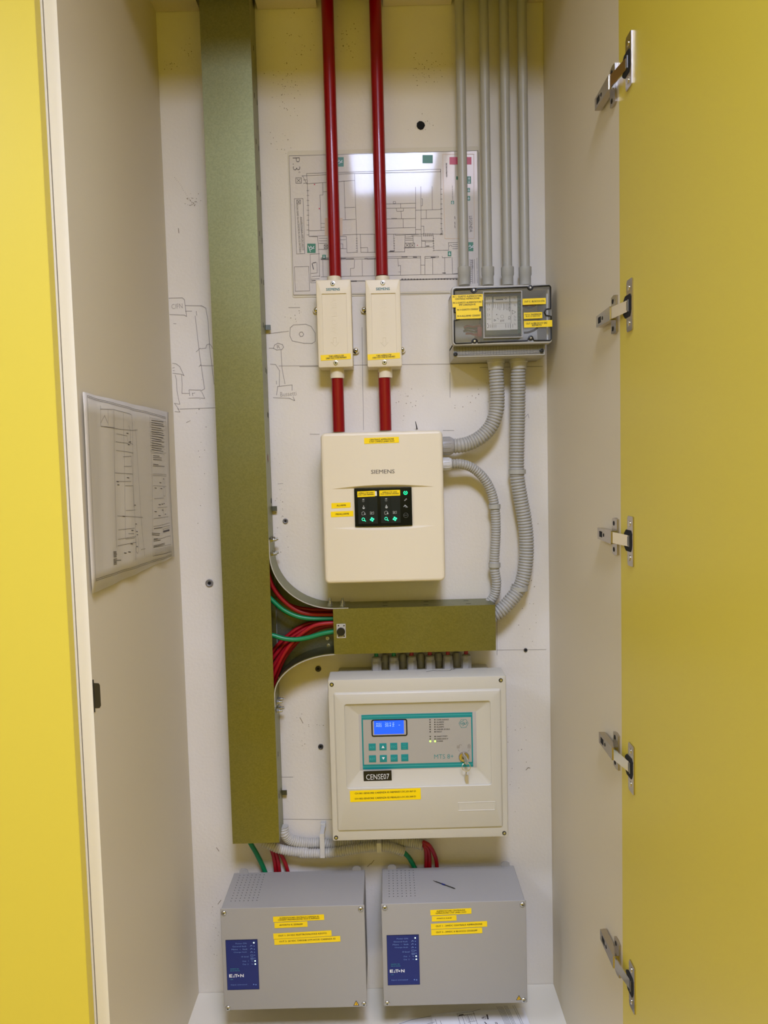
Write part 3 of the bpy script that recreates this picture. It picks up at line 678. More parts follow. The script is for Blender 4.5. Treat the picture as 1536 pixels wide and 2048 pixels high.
g_ = build('vent_grille', MB().box(q0.x, q1.x, -.0888, -.088, gz0, gz1), 'perf', jb, smooth=False)
for q in ((300, 1113), (1318, 1072)):
    p = W(*zc(*q), .0895); b = MB().lathe(p, (0, -1, 0), [(0, .0042), (.0012, .0042), (.0014, .003), (.0002, .002)], 16); build('screw', b, 'dark', jb)
# lid
L_ = [(lx0+.002, lx1-.002, lz0+.002, lz1-.002, .006, -.0882), (lx0, lx1, lz0, lz1, .007, -.091), (lx0, lx1, lz0, lz1, .007, -DJ+.003), (lx0+.001, lx1-.001, lz0+.001, lz1-.001, .006, -DJ+.0005)]
gx0, gx1, gz0_, gz1_ = quadrect(zc(283, 352), zc(1422, 300), zc(1434, 945), zc(290, 992), DJ)
fr = MB().loops(L_+[(gx0-.001, gx1+.001, gz0_-.001, gz1_+.001, .005, -DJ), (gx0, gx1, gz0_, gz1_, .004, -DJ+.002), (gx0, gx1, gz0_, gz1_, .004, -.0882)], cap0=False, cap1=False)
build('lid_frame', fr, 'grey_box', jb, label='pale translucent grey rim of the clear lid')
build('clear_lid', MB().box(gx0+.0002, gx1-.0002, -DJ+.0018, -DJ+.0008, gz0_+.0002, gz1_-.0002), 'clear', jb, smooth=False, label='clear plastic lid window')
# black gasket
zcx = lambda x, y: W(*zc(x, y), DJ)
gp = [(300, 352), (480, 345), (492, 372), (518, 386), (545, 372), (556, 340), (1150, 318), (1162, 342), (1185, 354), (1208, 342), (1218, 312), (1410, 302), (1424, 320), (1425, 575), (1370, 582), (1350, 618), (1370, 655), (1430, 664), (1432, 935), (1415, 950), (1228, 952), (1212, 920), (1190, 906), (1168, 918), (1150, 952), (566, 978), (552, 945), (528, 932), (505, 945), (490, 980), (305, 988), (290, 970), (286, 715), (345, 700), (355, 660), (340, 628), (286, 618), (284, 365), (300, 352)]
P = [zcx(*p) for p in gp]; P = [p for a in zip(P, P[1:]) for p in (a[0], a[0].lerp(a[1], .5))]+[P[-1]]
build('gasket', MB().tube(P, .0014, 8, False), 'black', jb)
for q in ((518, 356), (1185, 326), (527, 957), (1191, 921)):
    p = W(*zc(*q), DJ+.0005); b = MB().lathe(p+Vector((0, .004, 0)), (0, -1, 0), [(0, .0048), (.004, .0048), (.0046, .004), (.0046, .0026)], 20); o = build('lid_screw', b, 'black', jb)
    b = MB().disc(p+Vector((0, -.0012, 0)), .0018); build('screw_head', b, 'zinc', o, recalc=False)
zl = zf(880, 560, 12.8); zr = zf(980, 570, 10.97)
JL = [(zl(700, 455), 62, 12.5, [('IN 1- GUASTO ALIMENTATORE', 0, -3.0, 58, 3.6), ('CENTRALE ASPIRAZIONE', 0, 1.7, 49, 3.4)]), (zl(700, 608), 60, 12.5, [('IN 2-GUASTO ALIMENTATORE', 0, -2.8, 57, 3.4), ('IMP.CARENZA 02', 0, 1.8, 33, 3.4)]),
      (zl(705, 760), 46.5, 12.5, [('IN 3-GUASTO CENSE07', .5, -.5, 42, 3.4)]), (zl(732, 905), 50, 13.2, [('IN 4-ALLARME CENSE07', .5, .8, 46, 3.4)]),
      (zr(970, 360), 46.5, 12, [('OUT C- BLOCCO UTA', .5, -.2, 40.5, 3.6)]), (zr(943, 668), 37, 12.2, [('OUT B- TRASMISSIONE', 0, -2.2, 33, 2.8), ('BLOCCO VENT.CDZ', 0, 1.4, 29, 2.6)]),
      (zr(1055, 853), 56.5, 13, [('OUT A-SBLOCCO SAS', -3, -1.4, 42, 3.8), ('REPARTO', -2.5, 2.6, 19, 3.6)])]
for i, (q, w_, h_, ln) in enumerate(JL):
    strip(jb, q[0], q[1], w_, h_, DJ+.0017+.0003*(i % 2), ln, .8, label='yellow tape label ' + ('reading ' + ln[0][0]))
# glands underneath
for i, (cxp, lb) in enumerate(((992, 'left'), (1037, 'right'))):
    a = W(cxp, 722, .045); 
    b = MB().tube([Vector((a.x, -.045, z_)) for z_ in (bz0+.001, bz0-.006, bz0-.007, bz0-.019, bz0-.020)], [.0182, .0182, .0168, .0160, .0150], 30)
    build('gland', b, 'grey_flex', jb)
# cables inside
for pts, m_, lb in (([(400, 800), (440, 780), (520, 790), (600, 770)], 'red_cable', 'r'), ([(395, 845), (450, 835), (530, 850), (600, 840)], 'black', 'b'), ([(405, 815), (460, 805), (530, 815), (600, 805)], 'black', 'b'), ([(420, 870), (480, 870), (540, 885), (600, 880)], 'red_cable', 'r'), ([(1090, 540), (1130, 560), (1200, 560), (1250, 530)], 'black', 'b'), ([(1100, 545), (1180, 530), (1235, 545)], 'red_cable', 'r'), ([(1110, 860), (1160, 855), (1230, 830), (1270, 800)], 'black', 'b')):
    build('inner_wire', MB().tube(smoothpath([W(*zc(*p), .045) for p in pts]), .0022, 8), m_, jb, label=('red' if m_ == 'red_cable' else 'dark')+' wire inside the box')

rb = crect(*zc(588, 845), 9, 20, .05); build('terminal_block', MB().slab(*rb, -.004, -.050, .001, .0008), 'red_cable', jb, label='red terminal block behind the lid')
# relay module inside
zm = zf(960, 570, 15.36)
mx0, mx1, mz0, mz1 = quadrect(zm(110, 250), zm(1280, 205), zm(1300, 1590), zm(110, 1640), .072)
rm = thing('relay_module', 'dark green input output module with a white label inside the clear junction box', 'electronic module', ((mx0+mx1)/2, -.01, mz0))
build('module_body', MB().slab(mx0, mx1, mz0, mz1, -.006, -.062, .002, .001), 'module', rm)
c0, c1, e0, e1 = quadrect(zm(150, 320), zm(1220, 300), zm(1240, 1500), zm(150, 1540), .078)
build('module_cover', MB().slab(c0, c1, e0, e1, -.062, -.078, .002, .001), 'module', rm)
a = quadrect(zm(1160, 320), zm(1270, 316), zm(1280, 1480), zm(1170, 1480), .080)
b = MB()
n = 12
for i in range(n):
    z_ = a[2]+(a[3]-a[2])*i/n; b.slab(a[0], a[1], z_+.0006, z_+(a[3]-a[2])/n-.0002, -.074, -.081, .0004, .0003)
build('terminal_block', b, 'pcb_green', rm, label='green screw terminals on the right')
a = quadrect(zm(90, 380), zm(170, 378), zm(180, 1400), zm(95, 1400), .076); b = MB()
for i in range(10):
    z_ = a[2]+(a[3]-a[2])*i/10; b.slab(a[0], a[1], z_+.0006, z_+(a[3]-a[2])/10-.0002, -.066, -.076, .0004, .0003)
build('terminal_block', b, 'module', rm)
lab = MB()
for q in (((172, 380), (375, 375), (385, 1390), (198, 1398)), ((375, 540), (925, 520), (935, 1375), (380, 1392)), ((410, 365), (900, 350), (905, 520), (415, 540)), ((940, 345), (1138, 340), (1158, 1358), (930, 1375))):
    r_ = quadrect(*[zm(*p) for p in q], .0785); lab.box(r_[0], r_[1], -.0790, -.0784, r_[2], r_[3])
lb_ = build('module_label', lab, 'white_label', rm, smooth=False)
b = MB(); dm = .0793
def tm(s_, x, y, w_, h_, rot=0, bold=.0): q = zm(x, y); b.text(s_, q[0], q[1], w_/15.36, h_/15.36, dm, rot, bold)
def lm(pts, w_=.0004): b.ribbon([W(*zm(*p), dm) for p in pts], w_)
lm([(365, 550), (960, 520), (968, 1165), (370, 1192), (365, 550)], .0003)
tm('SIEMENS', 910, 680, 260, 38, -90, .02); tm('CE', 900, 1010, 110, 70, -90)
for x in (385, 410, 465, 540, 585, 625, 655, 720, 745, 775, 820, 860):
    lm([(x, 570), (x+6, R_.choice((700, 740, 770)))], .00045 if x % 2 else .0007)
for x in (790, 860, 925, 1000): lm([(x, 1195), (x+5, 1310)], .0007)
for x in (265, 320, 375, 430, 485): lm([(x, 1215), (x+5, 1310)], .0007)
for y in (420, 600, 740, 910): lm([(225, y-30), (240, y), (225, y+25), (245, y+55)], .0004); lm([(290, y-12), (290, y+25)], .0007)
for y in (400, 600, 960, 1050, 1180): lm([(1045, y-20), (1060, y+20), (1045, y+50)], .0005); lm([(1095, y), (1100, y+55)], .0005)
lm([(985, 775), (1100, 830), (990, 895), (985, 775)], .0006); lm([(220, 1045), (330, 1045)], .0006)
b.ring(W(*zm(680, 970), dm), .0028, .0032, n=20)
b.disc(W(*zm(515, 908), dm), .0010); b.disc(W(*zm(235, 1195), dm), .0009); b.disc(W(*zm(235, 1312), dm), .0009)
lm([(435, 1060), (490, 1085), (440, 1110), (435, 1060)], .0007); lm([(520, 1020), (580, 1050)], .0006); lm([(640, 1075), (640, 1130)], .001); lm([(680, 1070), (680, 1120)], .001); lm([(725, 1070), (725, 1120)], .001)
tm('INPUT/OUTPUT MODULE', 610, 400, 270, 26, 0); tm('FDCIO', 600, 452, 240, 40, 0, .01) if False else None
lm([(490, 450), (700, 445)], .0018); b.ring(W(*zm(790, 418), dm), .0013, .0021, n=16)
build('print', b, 'ink', lb_, smooth=False, recalc=False)
# raised transparent dome in front of the module
dx0, dx1, dz0, dz1 = quadrect(zm(80, 210), zm(1300, 160), zm(1310, 1610), zm(95, 1665), DJ)
b = MB().loops([(dx0, dx1, dz0, dz1, .001, -DJ+.001), (dx0+.0005, dx1-.0005, dz0+.0005, dz1-.0005, .001, -DJ-.0025), (dx0+.0022, dx1-.0022, dz0+.0022, dz1-.0022, .001, -DJ-.0025), (dx0+.0026, dx1-.0026, dz0+.0026, dz1-.0026, .001, -DJ+.001)], cap0=False, cap1=False)
build('window_rim', b, 'grey_gland', jb, smooth=False, label='raised rim moulded in the clear lid')
# ------------------------------------------------------------------ corrugated conduits
def flex(name, pts, r, label, group='corrugated conduits', m_='grey_flex_dark', pitch=.0062):
    P = [W(*p) for p in pts]; t = thing(name, label, 'conduit', P[-1], group)
    build('corrugated_tube', corrugated(P, r, pitch), m_, t, ang=80); return t, P
f1, P1 = flex('flexible_conduit', [(992, 737, .045), (994, 775, .042), (994.5, 800, .04), (992, 825, .04), (982, 852, .04), (963, 873, .042), (940, 886, .045), (920, 891, .05), (905, 892, .05)], .0152,
               'thick corrugated conduit bending from the junction box to the cream detector')
f2, P2 = flex('flexible_conduit', [(1036, 735, .045), (1036, 780, .038), (1035.5, 830, .032), (1034, 900, .03), (1034, 950, .03), (1040, 990, .03), (1049, 1040, .03), (1053, 1085, .03), (1051, 1130, .032), (1042, 1170, .036), (1022, 1200, .042), (1000, 1222, .046), (975, 1236, .046)], .0152,
               'longest corrugated conduit, hanging down to the end of the horizontal trunking')
f3, P3 = flex('flexible_conduit', [(903, 928, .05), (922, 928, .048), (945, 936, .04), (968, 957, .034), (983, 985, .03), (990, 1020, .03), (992, 1060, .03), (990, 1100, .03), (989, 1135, .03), (993, 1165, .030), (989, 1190, .028), (975, 1210, .028)], .0100,
               'thinner corrugated conduit looping from the detector to the trunking', pitch=.0054)
def saddle(px, py, d, r, label, h=.009):
    p = W(px, py, d); t = thing('pipe_clip', label, 'pipe clip', (p.x, 0, p.z), 'grey pipe clips')
    V = []; m_ = MB()
    outer = [(p.x+math.cos(math.radians(a))*(r+.0022), -d-math.sin(math.radians(a))*(r+.0022)) for a in range(-20, 201, 11)]
    inner = [(p.x+math.cos(math.radians(a))*(r+.0004), -d-math.sin(math.radians(a))*(r+.0004)) for a in range(-20, 201, 11)]
    pts = outer+inner[::-1]; n = len(pts)
    m_.add([(q[0], q[1], p.z-h/2) for q in pts]+[(q[0], q[1], p.z+h/2) for q in pts], [(i, (i+1) % n, n+(i+1) % n, n+i) for i in range(n)]+[(i, i+1, n-2-i, n-1-i) for i in range(len(outer)-1)]+[(n+i, n+i+1, 2*n-2-i, 2*n-1-i) for i in range(len(outer)-1)])
    build('clip_jaw', m_, 'grey_pvc', t, ang=60)
    build('clip_foot', MB().box(p.x-r*.6, p.x+r*.6, -(d-r), -.0005, p.z-h/2, p.z+h/2), 'grey_pvc', t)
saddle(1034.5, 943.5, .03, .0152, 'grey clip around the longest corrugated conduit, upper of its two')
saddle(1038.5, 1177, .037, .0152, 'grey clip around the longest corrugated conduit where it bends')
saddle(989, 1013, .03, .0100, 'upper small grey clip on the thinner corrugated conduit')
saddle(989, 1130, .03, .0100, 'lower small grey clip on the thinner corrugated conduit')

# ------------------------------------------------------------------ aspirating smoke detector
zs_ = zf(630, 840, 5.486)
DS = .098
sx0, sx1, sz0, sz1 = quadrect(zs_(55, 150), zs_(1398, 105), zs_(1435, 1770), zs_(110, 1797), DS)
sd = thing('smoke_detector', 'large cream aspirating detector box with a black touch display', 'detector', ((sx0+sx1)/2, 0, sz0))
b = MB(); q = .006
b.loops([(sx0+.003, sx1-.003, sz0+.003, sz1-.003, .012, -.003), (sx0, sx1, sz0, sz1, .010, -.02), (sx0, sx1, sz0, sz1, .010, -DS+q), (sx0+q*.13, sx1-q*.13, sz0+q*.13, sz1-q*.13, .009, -DS+q*.5), (sx0+q*.5, sx1-q*.5, sz0+q*.5, sz1-q*.5, .007, -DS+q*.13), (sx0+q, sx1-q, sz0+q, sz1-q, .0004, -DS)], cap1=False)
dc = W(*zs_(750, 955), DS); cxs = W(*zs_(752, 950), DS).x
ztop = W(*zs_(750, 745), DS).z; zbot = W(*zs_(750, 1172), DS).z
hw = abs(W(*zs_(1310, 715), DS).x-W(*zs_(190, 745), DS).x)/2
nx_ = 48; cols = []
for i in range(nx_+1):
    x = sx0+q+(sx1-sx0-2*q)*i/nx_; u = min(1, abs((x-cxs)/hw)); k = (1-u*u)
    rec = .0075*k; dz = .0062*k
    cols.append([(x, -DS, sz0+q), (x, -DS, zbot-dz), (x, -DS+rec, zbot+.001*k), (x, -DS+rec, ztop-.0003*k), (x, -DS, ztop+dz), (x, -DS, sz1-q)])
V = [p for c in cols for p in c]; F = [(i*6+j, (i+1)*6+j, (i+1)*6+j+1, i*6+j+1) for i in range(nx_) for j in range(5)]
b.add(V, F); build('housing', b, 'cream_abs', sd, ang=25)
dx0, dx1, dz0, dz1 = quadrect(zs_(430, 752), zs_(1058, 738), zs_(1070, 1155), zs_(440, 1170), DS-.004)
disp = build('display', MB().slab(dx0, dx1, dz0, dz1, -DS+.007, -DS+.0012, .0006, .0003), 'display', sd)
DD = DS-.0008
zd = zf(700, 960, 10.97)
b = MB()
for q4 in (((170, 350), (600, 340), (608, 955), (190, 965)), ((665, 345), (1100, 335), (1108, 935), (690, 950))):
    r_ = quadrect(*[zd(*p) for p in q4], DD); m_ = (r_[0]+r_[1])/2
    b.poly([(r_[0], -DD, r_[2]), (m_-.0002, -DD, r_[2]), (m_-.0002, -DD, r_[3]), (r_[0], -DD, r_[3])]); b.poly([(m_+.0002, -DD, r_[2]), (r_[1], -DD, r_[2]), (r_[1], -DD, r_[3]), (m_+.0002, -DD, r_[3])])
build('display_column', b, 'display_col', disp, smooth=False, recalc=False)
DI = DD+.0002
lit = MB(); gry = MB(); dim = MB()
def pd(x, y): return W(*zd(x, y), DI)
def ln(m_, pts, w_): m_.ribbon([pd(*p) for p in pts], w_)
for ox, oy in ((0, 0), (500, -14)):
    lit.ring(pd(292+ox, 862+oy), .0021, .0032, n=20); ln(lit, [(315+ox, 885+oy), (340+ox, 903+oy)], .0016)
    for a_ in (0, 90, 180, 270):
        v_ = Vector((math.cos(math.radians(a_+12)), 0, math.sin(math.radians(a_+12)))); lit.disc(pd(485+ox, 865+oy)+v_*.0026, .0018, n=10)
    gry.disc(pd(300+ox, 610+oy), .0024, n=14); gry.poly([pd(278+ox, 600+oy), pd(322+ox, 605+oy), pd(296+ox, 552+oy)])
    ln(gry, [(300+ox, 770+oy), (262+ox, 765+oy), (258+ox, 715+oy), (292+ox, 692+oy), (325+ox, 712+oy)], .0006); gry.disc(pd(325+ox, 748+oy), .0016, n=10); gry.poly([pd(312+ox, 742+oy), pd(342+ox, 745+oy), pd(325+ox, 715+oy)])
    ln(gry, [(278+ox, 420+oy+3), (308+ox, 420+oy+3)], .0013); dim.disc(pd(292+ox, 460+oy), .0026)
    ln(gry, [(440+ox, 700+oy), (465+ox, 698+oy)], .0005); ln(gry, [(485+ox, 700+oy), (470+ox, 745+oy)], .0005); ln(gry, [(498+ox, 702+oy), (520+ox, 698+oy), (520+ox, 748+oy), (445+ox, 752+oy), (445+ox, 735+oy), (475+ox, 725+oy)], .0005); ln(gry, [(440+ox, 715+oy), (500+ox, 718+oy)], .0005)
P = [pd(1217, 280)+Vector((math.sin(math.radians(a)), 0, math.cos(math.radians(a))))*.0033 for a in range(30, 331, 20)]; lit.ribbon(P, .0015); ln(lit, [(1216, 262), (1217, 285)], .0013)
ln(gry, [(1235, 410), (1218, 425), (1245, 428), (1238, 405)], .0006); ln(gry, [(1190, 450), (1212, 430), (1218, 448), (1195, 458)], .0006)
ln(gry, [(1182, 585), (1208, 550), (1225, 575)], .0013); ln(gry, [(1222, 555), (1268, 598), (1220, 600), (1240, 570)], .0005)
dim.ring(pd(1226, 775), .0042, .0050); dim.text('RESET', *zd(1226, 772), 8.5, 2.2, DI, 0, .01)
build('lit_icon', lit, 'icon_lit', disp, smooth=False, recalc=False, label='glowing green icons'); build('grey_icon', gry, 'icon_grey', disp, smooth=False, recalc=False); build('dim_icon', dim, 'icon_dim', disp, smooth=False, recalc=False)
def srf(x): return -DS+.0075*(1-min(1, abs((x-cxs)/hw))**2)-.0001
strip(sd, *zd(356, 306), 35.5, 11.3, DI, [('ASPIRAZ.CTSF LINEA', -.5, -2.1, 30, 2.7), ('OLIO CONF.PRIMARIO', -.5, 1.5, 31.5, 2.8)], 1.2)
strip(sd, *zd(570, 296), 3.6, 9.6, DI+.0003, [], 1.2, m_='white_label', name='white_label_end')
strip(sd, *zd(872, 285), 41.5, 11.3, DI, [('ASPIRAZ.CTSF LINEA', 0, -1.8, 30, 2.7), ('OLIO CONF.SECONDARIO', 0, 1.6, 37, 2.8)], .4)
strip(sd, *zs_(730, 223), 69.5, 11.6, DS+.0002, [('CENTRALE ASPIRAZIONE', .5, -2.0, 48.5, 3.2), ('CTSF CONFEZ.LINEA OLIO', .5, 2.1, 50, 3.2)], .6)
strip(sd, *zs_(285, 937), 38.2, 10.6, DS, [('ALLARME', .5, 0, 18.6, 3.2)], .8, surf=srf)
strip(sd, *zs_(297, 1032), 45, 11, DS, [('PREALLARME', .5, 0, 26.5, 3.2)], .6, surf=srf)
b = MB(); b.text('SIEMENS', *zs_(744, 566), 47, 8, DS+.0004, 0, .008); build('brand_lettering', b, 'grey_ink', sd, smooth=False, recalc=False)
# threaded glands on its right side
for (x, y, r, m_, L0, L1) in ((906, 892, .0152, 'grey_gland', 888, 907), (905, 928, .0108, 'pale_gland', 888, 903)):
    a = W(L0, y, .05); e = W(L1, y, .05); z_ = W(L0, y, .05).z
    a.x = sx1-.001
    prof = [(0, r*.92), (.003, r*.92), (.0032, r*1.16)]; Lw = e.x-a.x
    b = MB().lathe((a.x, -.05, z_), (1, 0, 0), [(0, r*.95), (.003, r*.95), (.0034, r*1.18), (Lw*.8, r*1.18), (Lw, r*.98)], 30)
    for k in range(14):
        a_ = 2*math.pi*k/14; c = Vector((a.x+.005, -.05-math.sin(a_)*r*1.18, z_+math.cos(a_)*r*1.18)); b.tube([c, c+Vector((Lw*.55, 0, 0))], .0007, 6)
    build('gland', b, m_, sd, label='dark grey threaded gland' if m_ == 'grey_gland' else 'pale grey threaded gland')

# ------------------------------------------------------------------ gas alarm panel
zg = zf(640, 1340, 3.84)
DM = .118; DB = .060
gx = quadrect(zg(60, 75), zg(1425, 45), zg(1452, 1278), zg(95, 1318), DM)
x0, x1, z0, z1 = gx
ap = thing('alarm_panel', 'cream oxygen alarm control panel with a blue display and a key', 'control panel', ((x0+x1)/2, 0, z0))
build('enclosure', MB().slab(x0+.015, x1-.022, z0+.008, z1-.008, -.002, -DB-.004, .004, .001), 'beige_abs', ap)
d0 = quadrect(zg(112, 180), zg(1380, 150), zg(1398, 1192), zg(140, 1232), DM); r0 = quadrect(zg(185, 260), zg(1307, 232), zg(1322, 880), zg(202, 912), DM+.002)
r1 = quadrect(zg(297, 343), zg(1195, 318), zg(1207, 748), zg(307, 770), DM-.012)
L_ = [(x0, x1, z0, z1, .003, -DB), (x0, x1, z0, z1, .003, -DM+.003), (x0+.001, x1-.001, z0+.001, z1-.001, .002, -DM+.0006), (x0+.003, x1-.003, z0+.003, z1-.003, .002, -DM),
      (d0[0]-.002, d0[1]+.002, d0[2]-.002, d0[3]+.002, .004, -DM), (d0[0], d0[1], d0[2], d0[3], .003, -DM-.003), (d0[0]+.002, d0[1]-.002, d0[2]+.002, d0[3]-.002, .003, -DM-.004),
      (r0[0], r0[1], r0[2], r0[3], .005, -DM-.004), (r0[0]+.001, r0[1]-.001, r0[2]+.001, r0[3]-.001, .005, -DM-.003), (r0[0]+.001, r0[1]-.001, r0[2]+.001, r0[3]-.001, .005, -DM-.001),(r1[0], r1[1], r1[2], r1[3], .0006, -DM+.012)]
build('lid', MB().loops(L_), 'beige_abs', ap, ang=30)
DF = DM-.0115
mem = build('membrane', MB().box(r1[0], r1[1], -DF, -DF+.0006, r1[2], r1[3]), 'membrane_rim', ap, smooth=False)
def rc(q4, d): return quadrect(*[zg(*p) for p in q4], d)
def qpoly(m_, q4, d): r_ = rc(q4, d); m_.poly([(r_[0], -d, r_[2]), (r_[1], -d, r_[2]), (r_[1], -d, r_[3]), (r_[0], -d, r_[3])]); return r_
b = MB(); qpoly(b, ((318, 345), (1167, 325), (1180, 745), (328, 762)), DF+.0003); teal = build('teal_border', b, 'teal', mem, smooth=False, recalc=False)
b = MB(); qpoly(b, ((330, 382), (1158, 362), (1168, 705), (338, 727)), DF+.0005); build('grey_field', b, 'membrane', mem, smooth=False, recalc=False)
b = MB()
for L2 in ([(322, 362), (1165, 340)], [(330, 745), (1175, 722)]): b.ribbon([W(*zg(*p), DF+.0005) for p in L2], .0011)
build('light_teal_line', b, 'teal_light', mem, smooth=False, recalc=False)
zq = zf(700, 1400, 5.486)
DG = DF+.0007
r_ = quadrect(zq(230, 215), zq(628, 205), zq(630, 392), zq(240, 402), DF)
lcd = build('lcd_frame', MB().loops([(r_[0], r_[1], r_[2], r_[3], .004, -DF-.0004), (r_[0], r_[1], r_[2], r_[3], .004, -DF-.0012), (r_[0]+.0022, r_[1]-.0022, r_[2]+.0022, r_[3]-.0022, .003, -DF-.0012), (r_[0]+.0022, r_[1]-.0022, r_[2]+.0022, r_[3]-.0022, .003, -DF-.0008)]), ['black'], ap)
b = MB(); b.poly([(r_[0]+.0026, -DF-.0010, r_[2]+.0026), (r_[1]-.0026, -DF-.0010, r_[2]+.0026), (r_[1]-.0026, -DF-.0010, r_[3]-.0026), (r_[0]+.0026, -DF-.0010, r_[3]-.0026)])
build('bezel', b, 'membrane', lcd, smooth=False, recalc=False)
e_ = quadrect(zq(262, 228), zq(590, 222), zq(592, 368), zq(266, 378), DF+.0012)
scr = build('screen', MB().box(e_[0], e_[1], -DF-.0014, -DF-.0011, e_[2], e_[3]), 'lcd', lcd, smooth=False)
b = MB(); b.text('A01   20.9 Z', *zq(385, 258), 37, 3.4, DF+.0016, 0, -.01); b.text('A02   20.4 Z', *zq(385, 282), 37, 4.4, DF+.0016, 0, -.005); b.ribbon([W(*zq(535, 275), DF+.0016), W(*zq(548, 275), DF+.0016)], .0005)
build('screen_characters', b, 'lcd_text', lcd, smooth=False, recalc=False)
# eight membrane keys
for (x, y, s_) in ((244, 516, 'ACK'), (362, 513, '^'), (480, 509, 'ESC'), (598, 506, 'TEST'), (247, 645, 'RST'), (366, 642, 'v'), (484, 638, 'ENT'), (601, 634, 'MENU')):
    r_ = crect(*zq(x, y), 14.2, 14.4, DG); o = build('key_button', MB().slab(*r_, -DG+.0003, -DG-.0004, .0004, .0002), 'teal', ap)
    b = MB(); q = zq(x, y)
    if s_ in '^v':
        p = W(q[0], q[1], DG+.0006); k = 1 if s_ == '^' else -1
        b.poly([(p.x-.003, p.y, p.z-.0027*k), (p.x+.003, p.y, p.z-.0027*k), (p.x, p.y, p.z+.0027*k)])
    else: b.text(s_, q[0], q[1]+.5, 10.4 if s_ not in ('TEST', 'MENU') else 9, 4.6 if s_ not in ('TEST', 'MENU') else 2.6, DG+.0006, 0, 0)
    if s_ == 'TEST':
        for yy in (-4, 4): b.ribbon([W(q[0]-3, q[1]+yy, DG+.0006), W(q[0]+3, q[1]+yy, DG+.0006)], .0006)
    build('legend', b, 'teal_light' if s_ not in '^v' else 'white_ink', o, smooth=False, recalc=False)
# LED column
b = MB()
for (y, s_, w_) in ((216, 'OVER-RANGE', 24.5), (243, 'ALARM3', 14.5), (269, 'ALARM2', 14.5), (295, 'ALARM1', 14.5), (321, 'UNDER-SCALE', 26.5), (348, 'FAULT', 11), (399, 'UNSET/TEST', 22), (426, 'EMERGENCY', 23.5), (452, 'POWER', 13)):
    
    for x in (878, 931):
        on_ = s_ == 'POWER'; m_ = MB(); c = W(*zq(x+ (y-216)*.012, y+1), DG); m_.lathe(c, (0, -1, 0), [(0, .0019 if on_ else .0013), (.0004, .0016 if on_ else .0011), (.0006, .0004)], 12)
        build('lit_lamp' if on_ else 'unlit_lamp', m_, 'led_green' if on_ else 'led_off', ap, label='lit green lamp' if on_ else None)
    b.text(s_, *[zq(949, y)[0]+w_/2, zq(949, y)[1]], w_, 2.6, DG, 0, .012)
q = zq(1032, 620); 
build('legend', b, 'ink', ap, smooth=False, recalc=False)
b = MB(); b.text('MTS 8+', *zq(1030, 620), 38.5, 9, DG, 0, -.01); build('brand_lettering', b, 'teal', ap, smooth=False, recalc=False); b = MB()
hc = zq(1245, 257)
hexp = [(1195, 257), (1220, 214), (1272, 212), (1297, 255), (1273, 300), (1222, 303), (1195, 257)]
b.ribbon([W(*zq(*p), DG) for p in hexp], .0007); b.ribbon([W(*zq(*p), DG) for p in ((1248, 222), (1212, 246), (1210, 262), (1222, 262), (1247, 244), (1256, 252), (1254, 268), (1236, 284))], .0009); b.ribbon([W(*zq(*p), DG) for p in ((1228, 270), (1243, 258), (1258, 262), (1266, 268), (1282, 256), (1282, 246), (1270, 246))], .0009)
build('brand_mark', b, 'teal', ap, smooth=False, recalc=False)
b = MB(); b.ribbon([W(*zq(*p), DG) for p in ((1175, 503), (1175, 528), (1200, 528), (1200, 503), (1175, 503))], .0005); b.ribbon([W(*zq(*p), DG) for p in ((1198, 503), (1202, 490), (1218, 490), (1224, 500))], .0005); b.text('0', *zq(1188, 516), 2, 3, DG); b.text('Y', *zq(1307, 514), 3, 3.6, DG)
b.ribbon([W(*zq(*p), DG) for p in ((1293, 498), (1293, 527), (1322, 527), (1322, 498), (1293, 498))], .0005); b.ribbon([W(*zq(*p), DG) for p in ((1297, 498), (1300, 487), (1314, 487), (1318, 498))], .0005)
b.ribbon([W(*zq(*p), DG) for p in ((1188, 545), (1203, 567))], .0005); b.ribbon([W(*zq(*p), DG) for p in ((1309, 545), (1296, 566))], .0005)
build('padlock_mark', b, 'grey_ink', ap, smooth=False, recalc=False)
c = W(*zq(1250, 622), DG); b = MB().lathe(c, (0, -1, 0), [(0, .0105), (.002, .0103), (.0035, .0092), (.0038, .006), (.0044, .0056), (.0052, .005)], 30); lock = build('key_switch', b, 'nickel', ap)
build('keyway', MB().disc(c+Vector((0, -.0053, 0)), .0038), 'dark', lock, recalc=False)
# corner screws
for q in ((90, 112), (1388, 78), (1415, 1252), (124, 1287)):
    p = W(*zg(*q), DM+.0003); b = MB().lathe(p, (0, -1, 0), [(0, .0040), (.0006, .0040), (.0008, .0032), (.0002, .003)], 18); o = build('screw', b, 'dark', ap)
    build('screw_head', MB().lathe(p, (0, -1, 0), [(0, .0026), (.0012, .0024), (.0008, .0010)], 14), 'zinc', o)
r_ = rc(((1056, 1018), (1347, 1004), (1350, 1075), (1060, 1088)), DM+.004)
b = MB().loops([(r_[0], r_[1], r_[2], r_[3], .0004, -DM-.0041), (r_[0]+.0012, r_[1]-.0012, r_[2]+.0012, r_[3]-.0012, .0004, -DM-.0047), (r_[0]+.0022, r_[1]-.0022, r_[2]+.0022, r_[3]-.0022, .0004, -DM-.0041)], cap0=False)
build('name_field', b, 'beige_abs', ap, smooth=False)
strip(ap, *zg(443, 822), 56, 26, DM-.004, [('CENSE07', 0, -.5, 46, 11)], .6, m_='black', ink='white_ink', bold=-.006, name='name_plate', label='black plate engraved CENSE07')
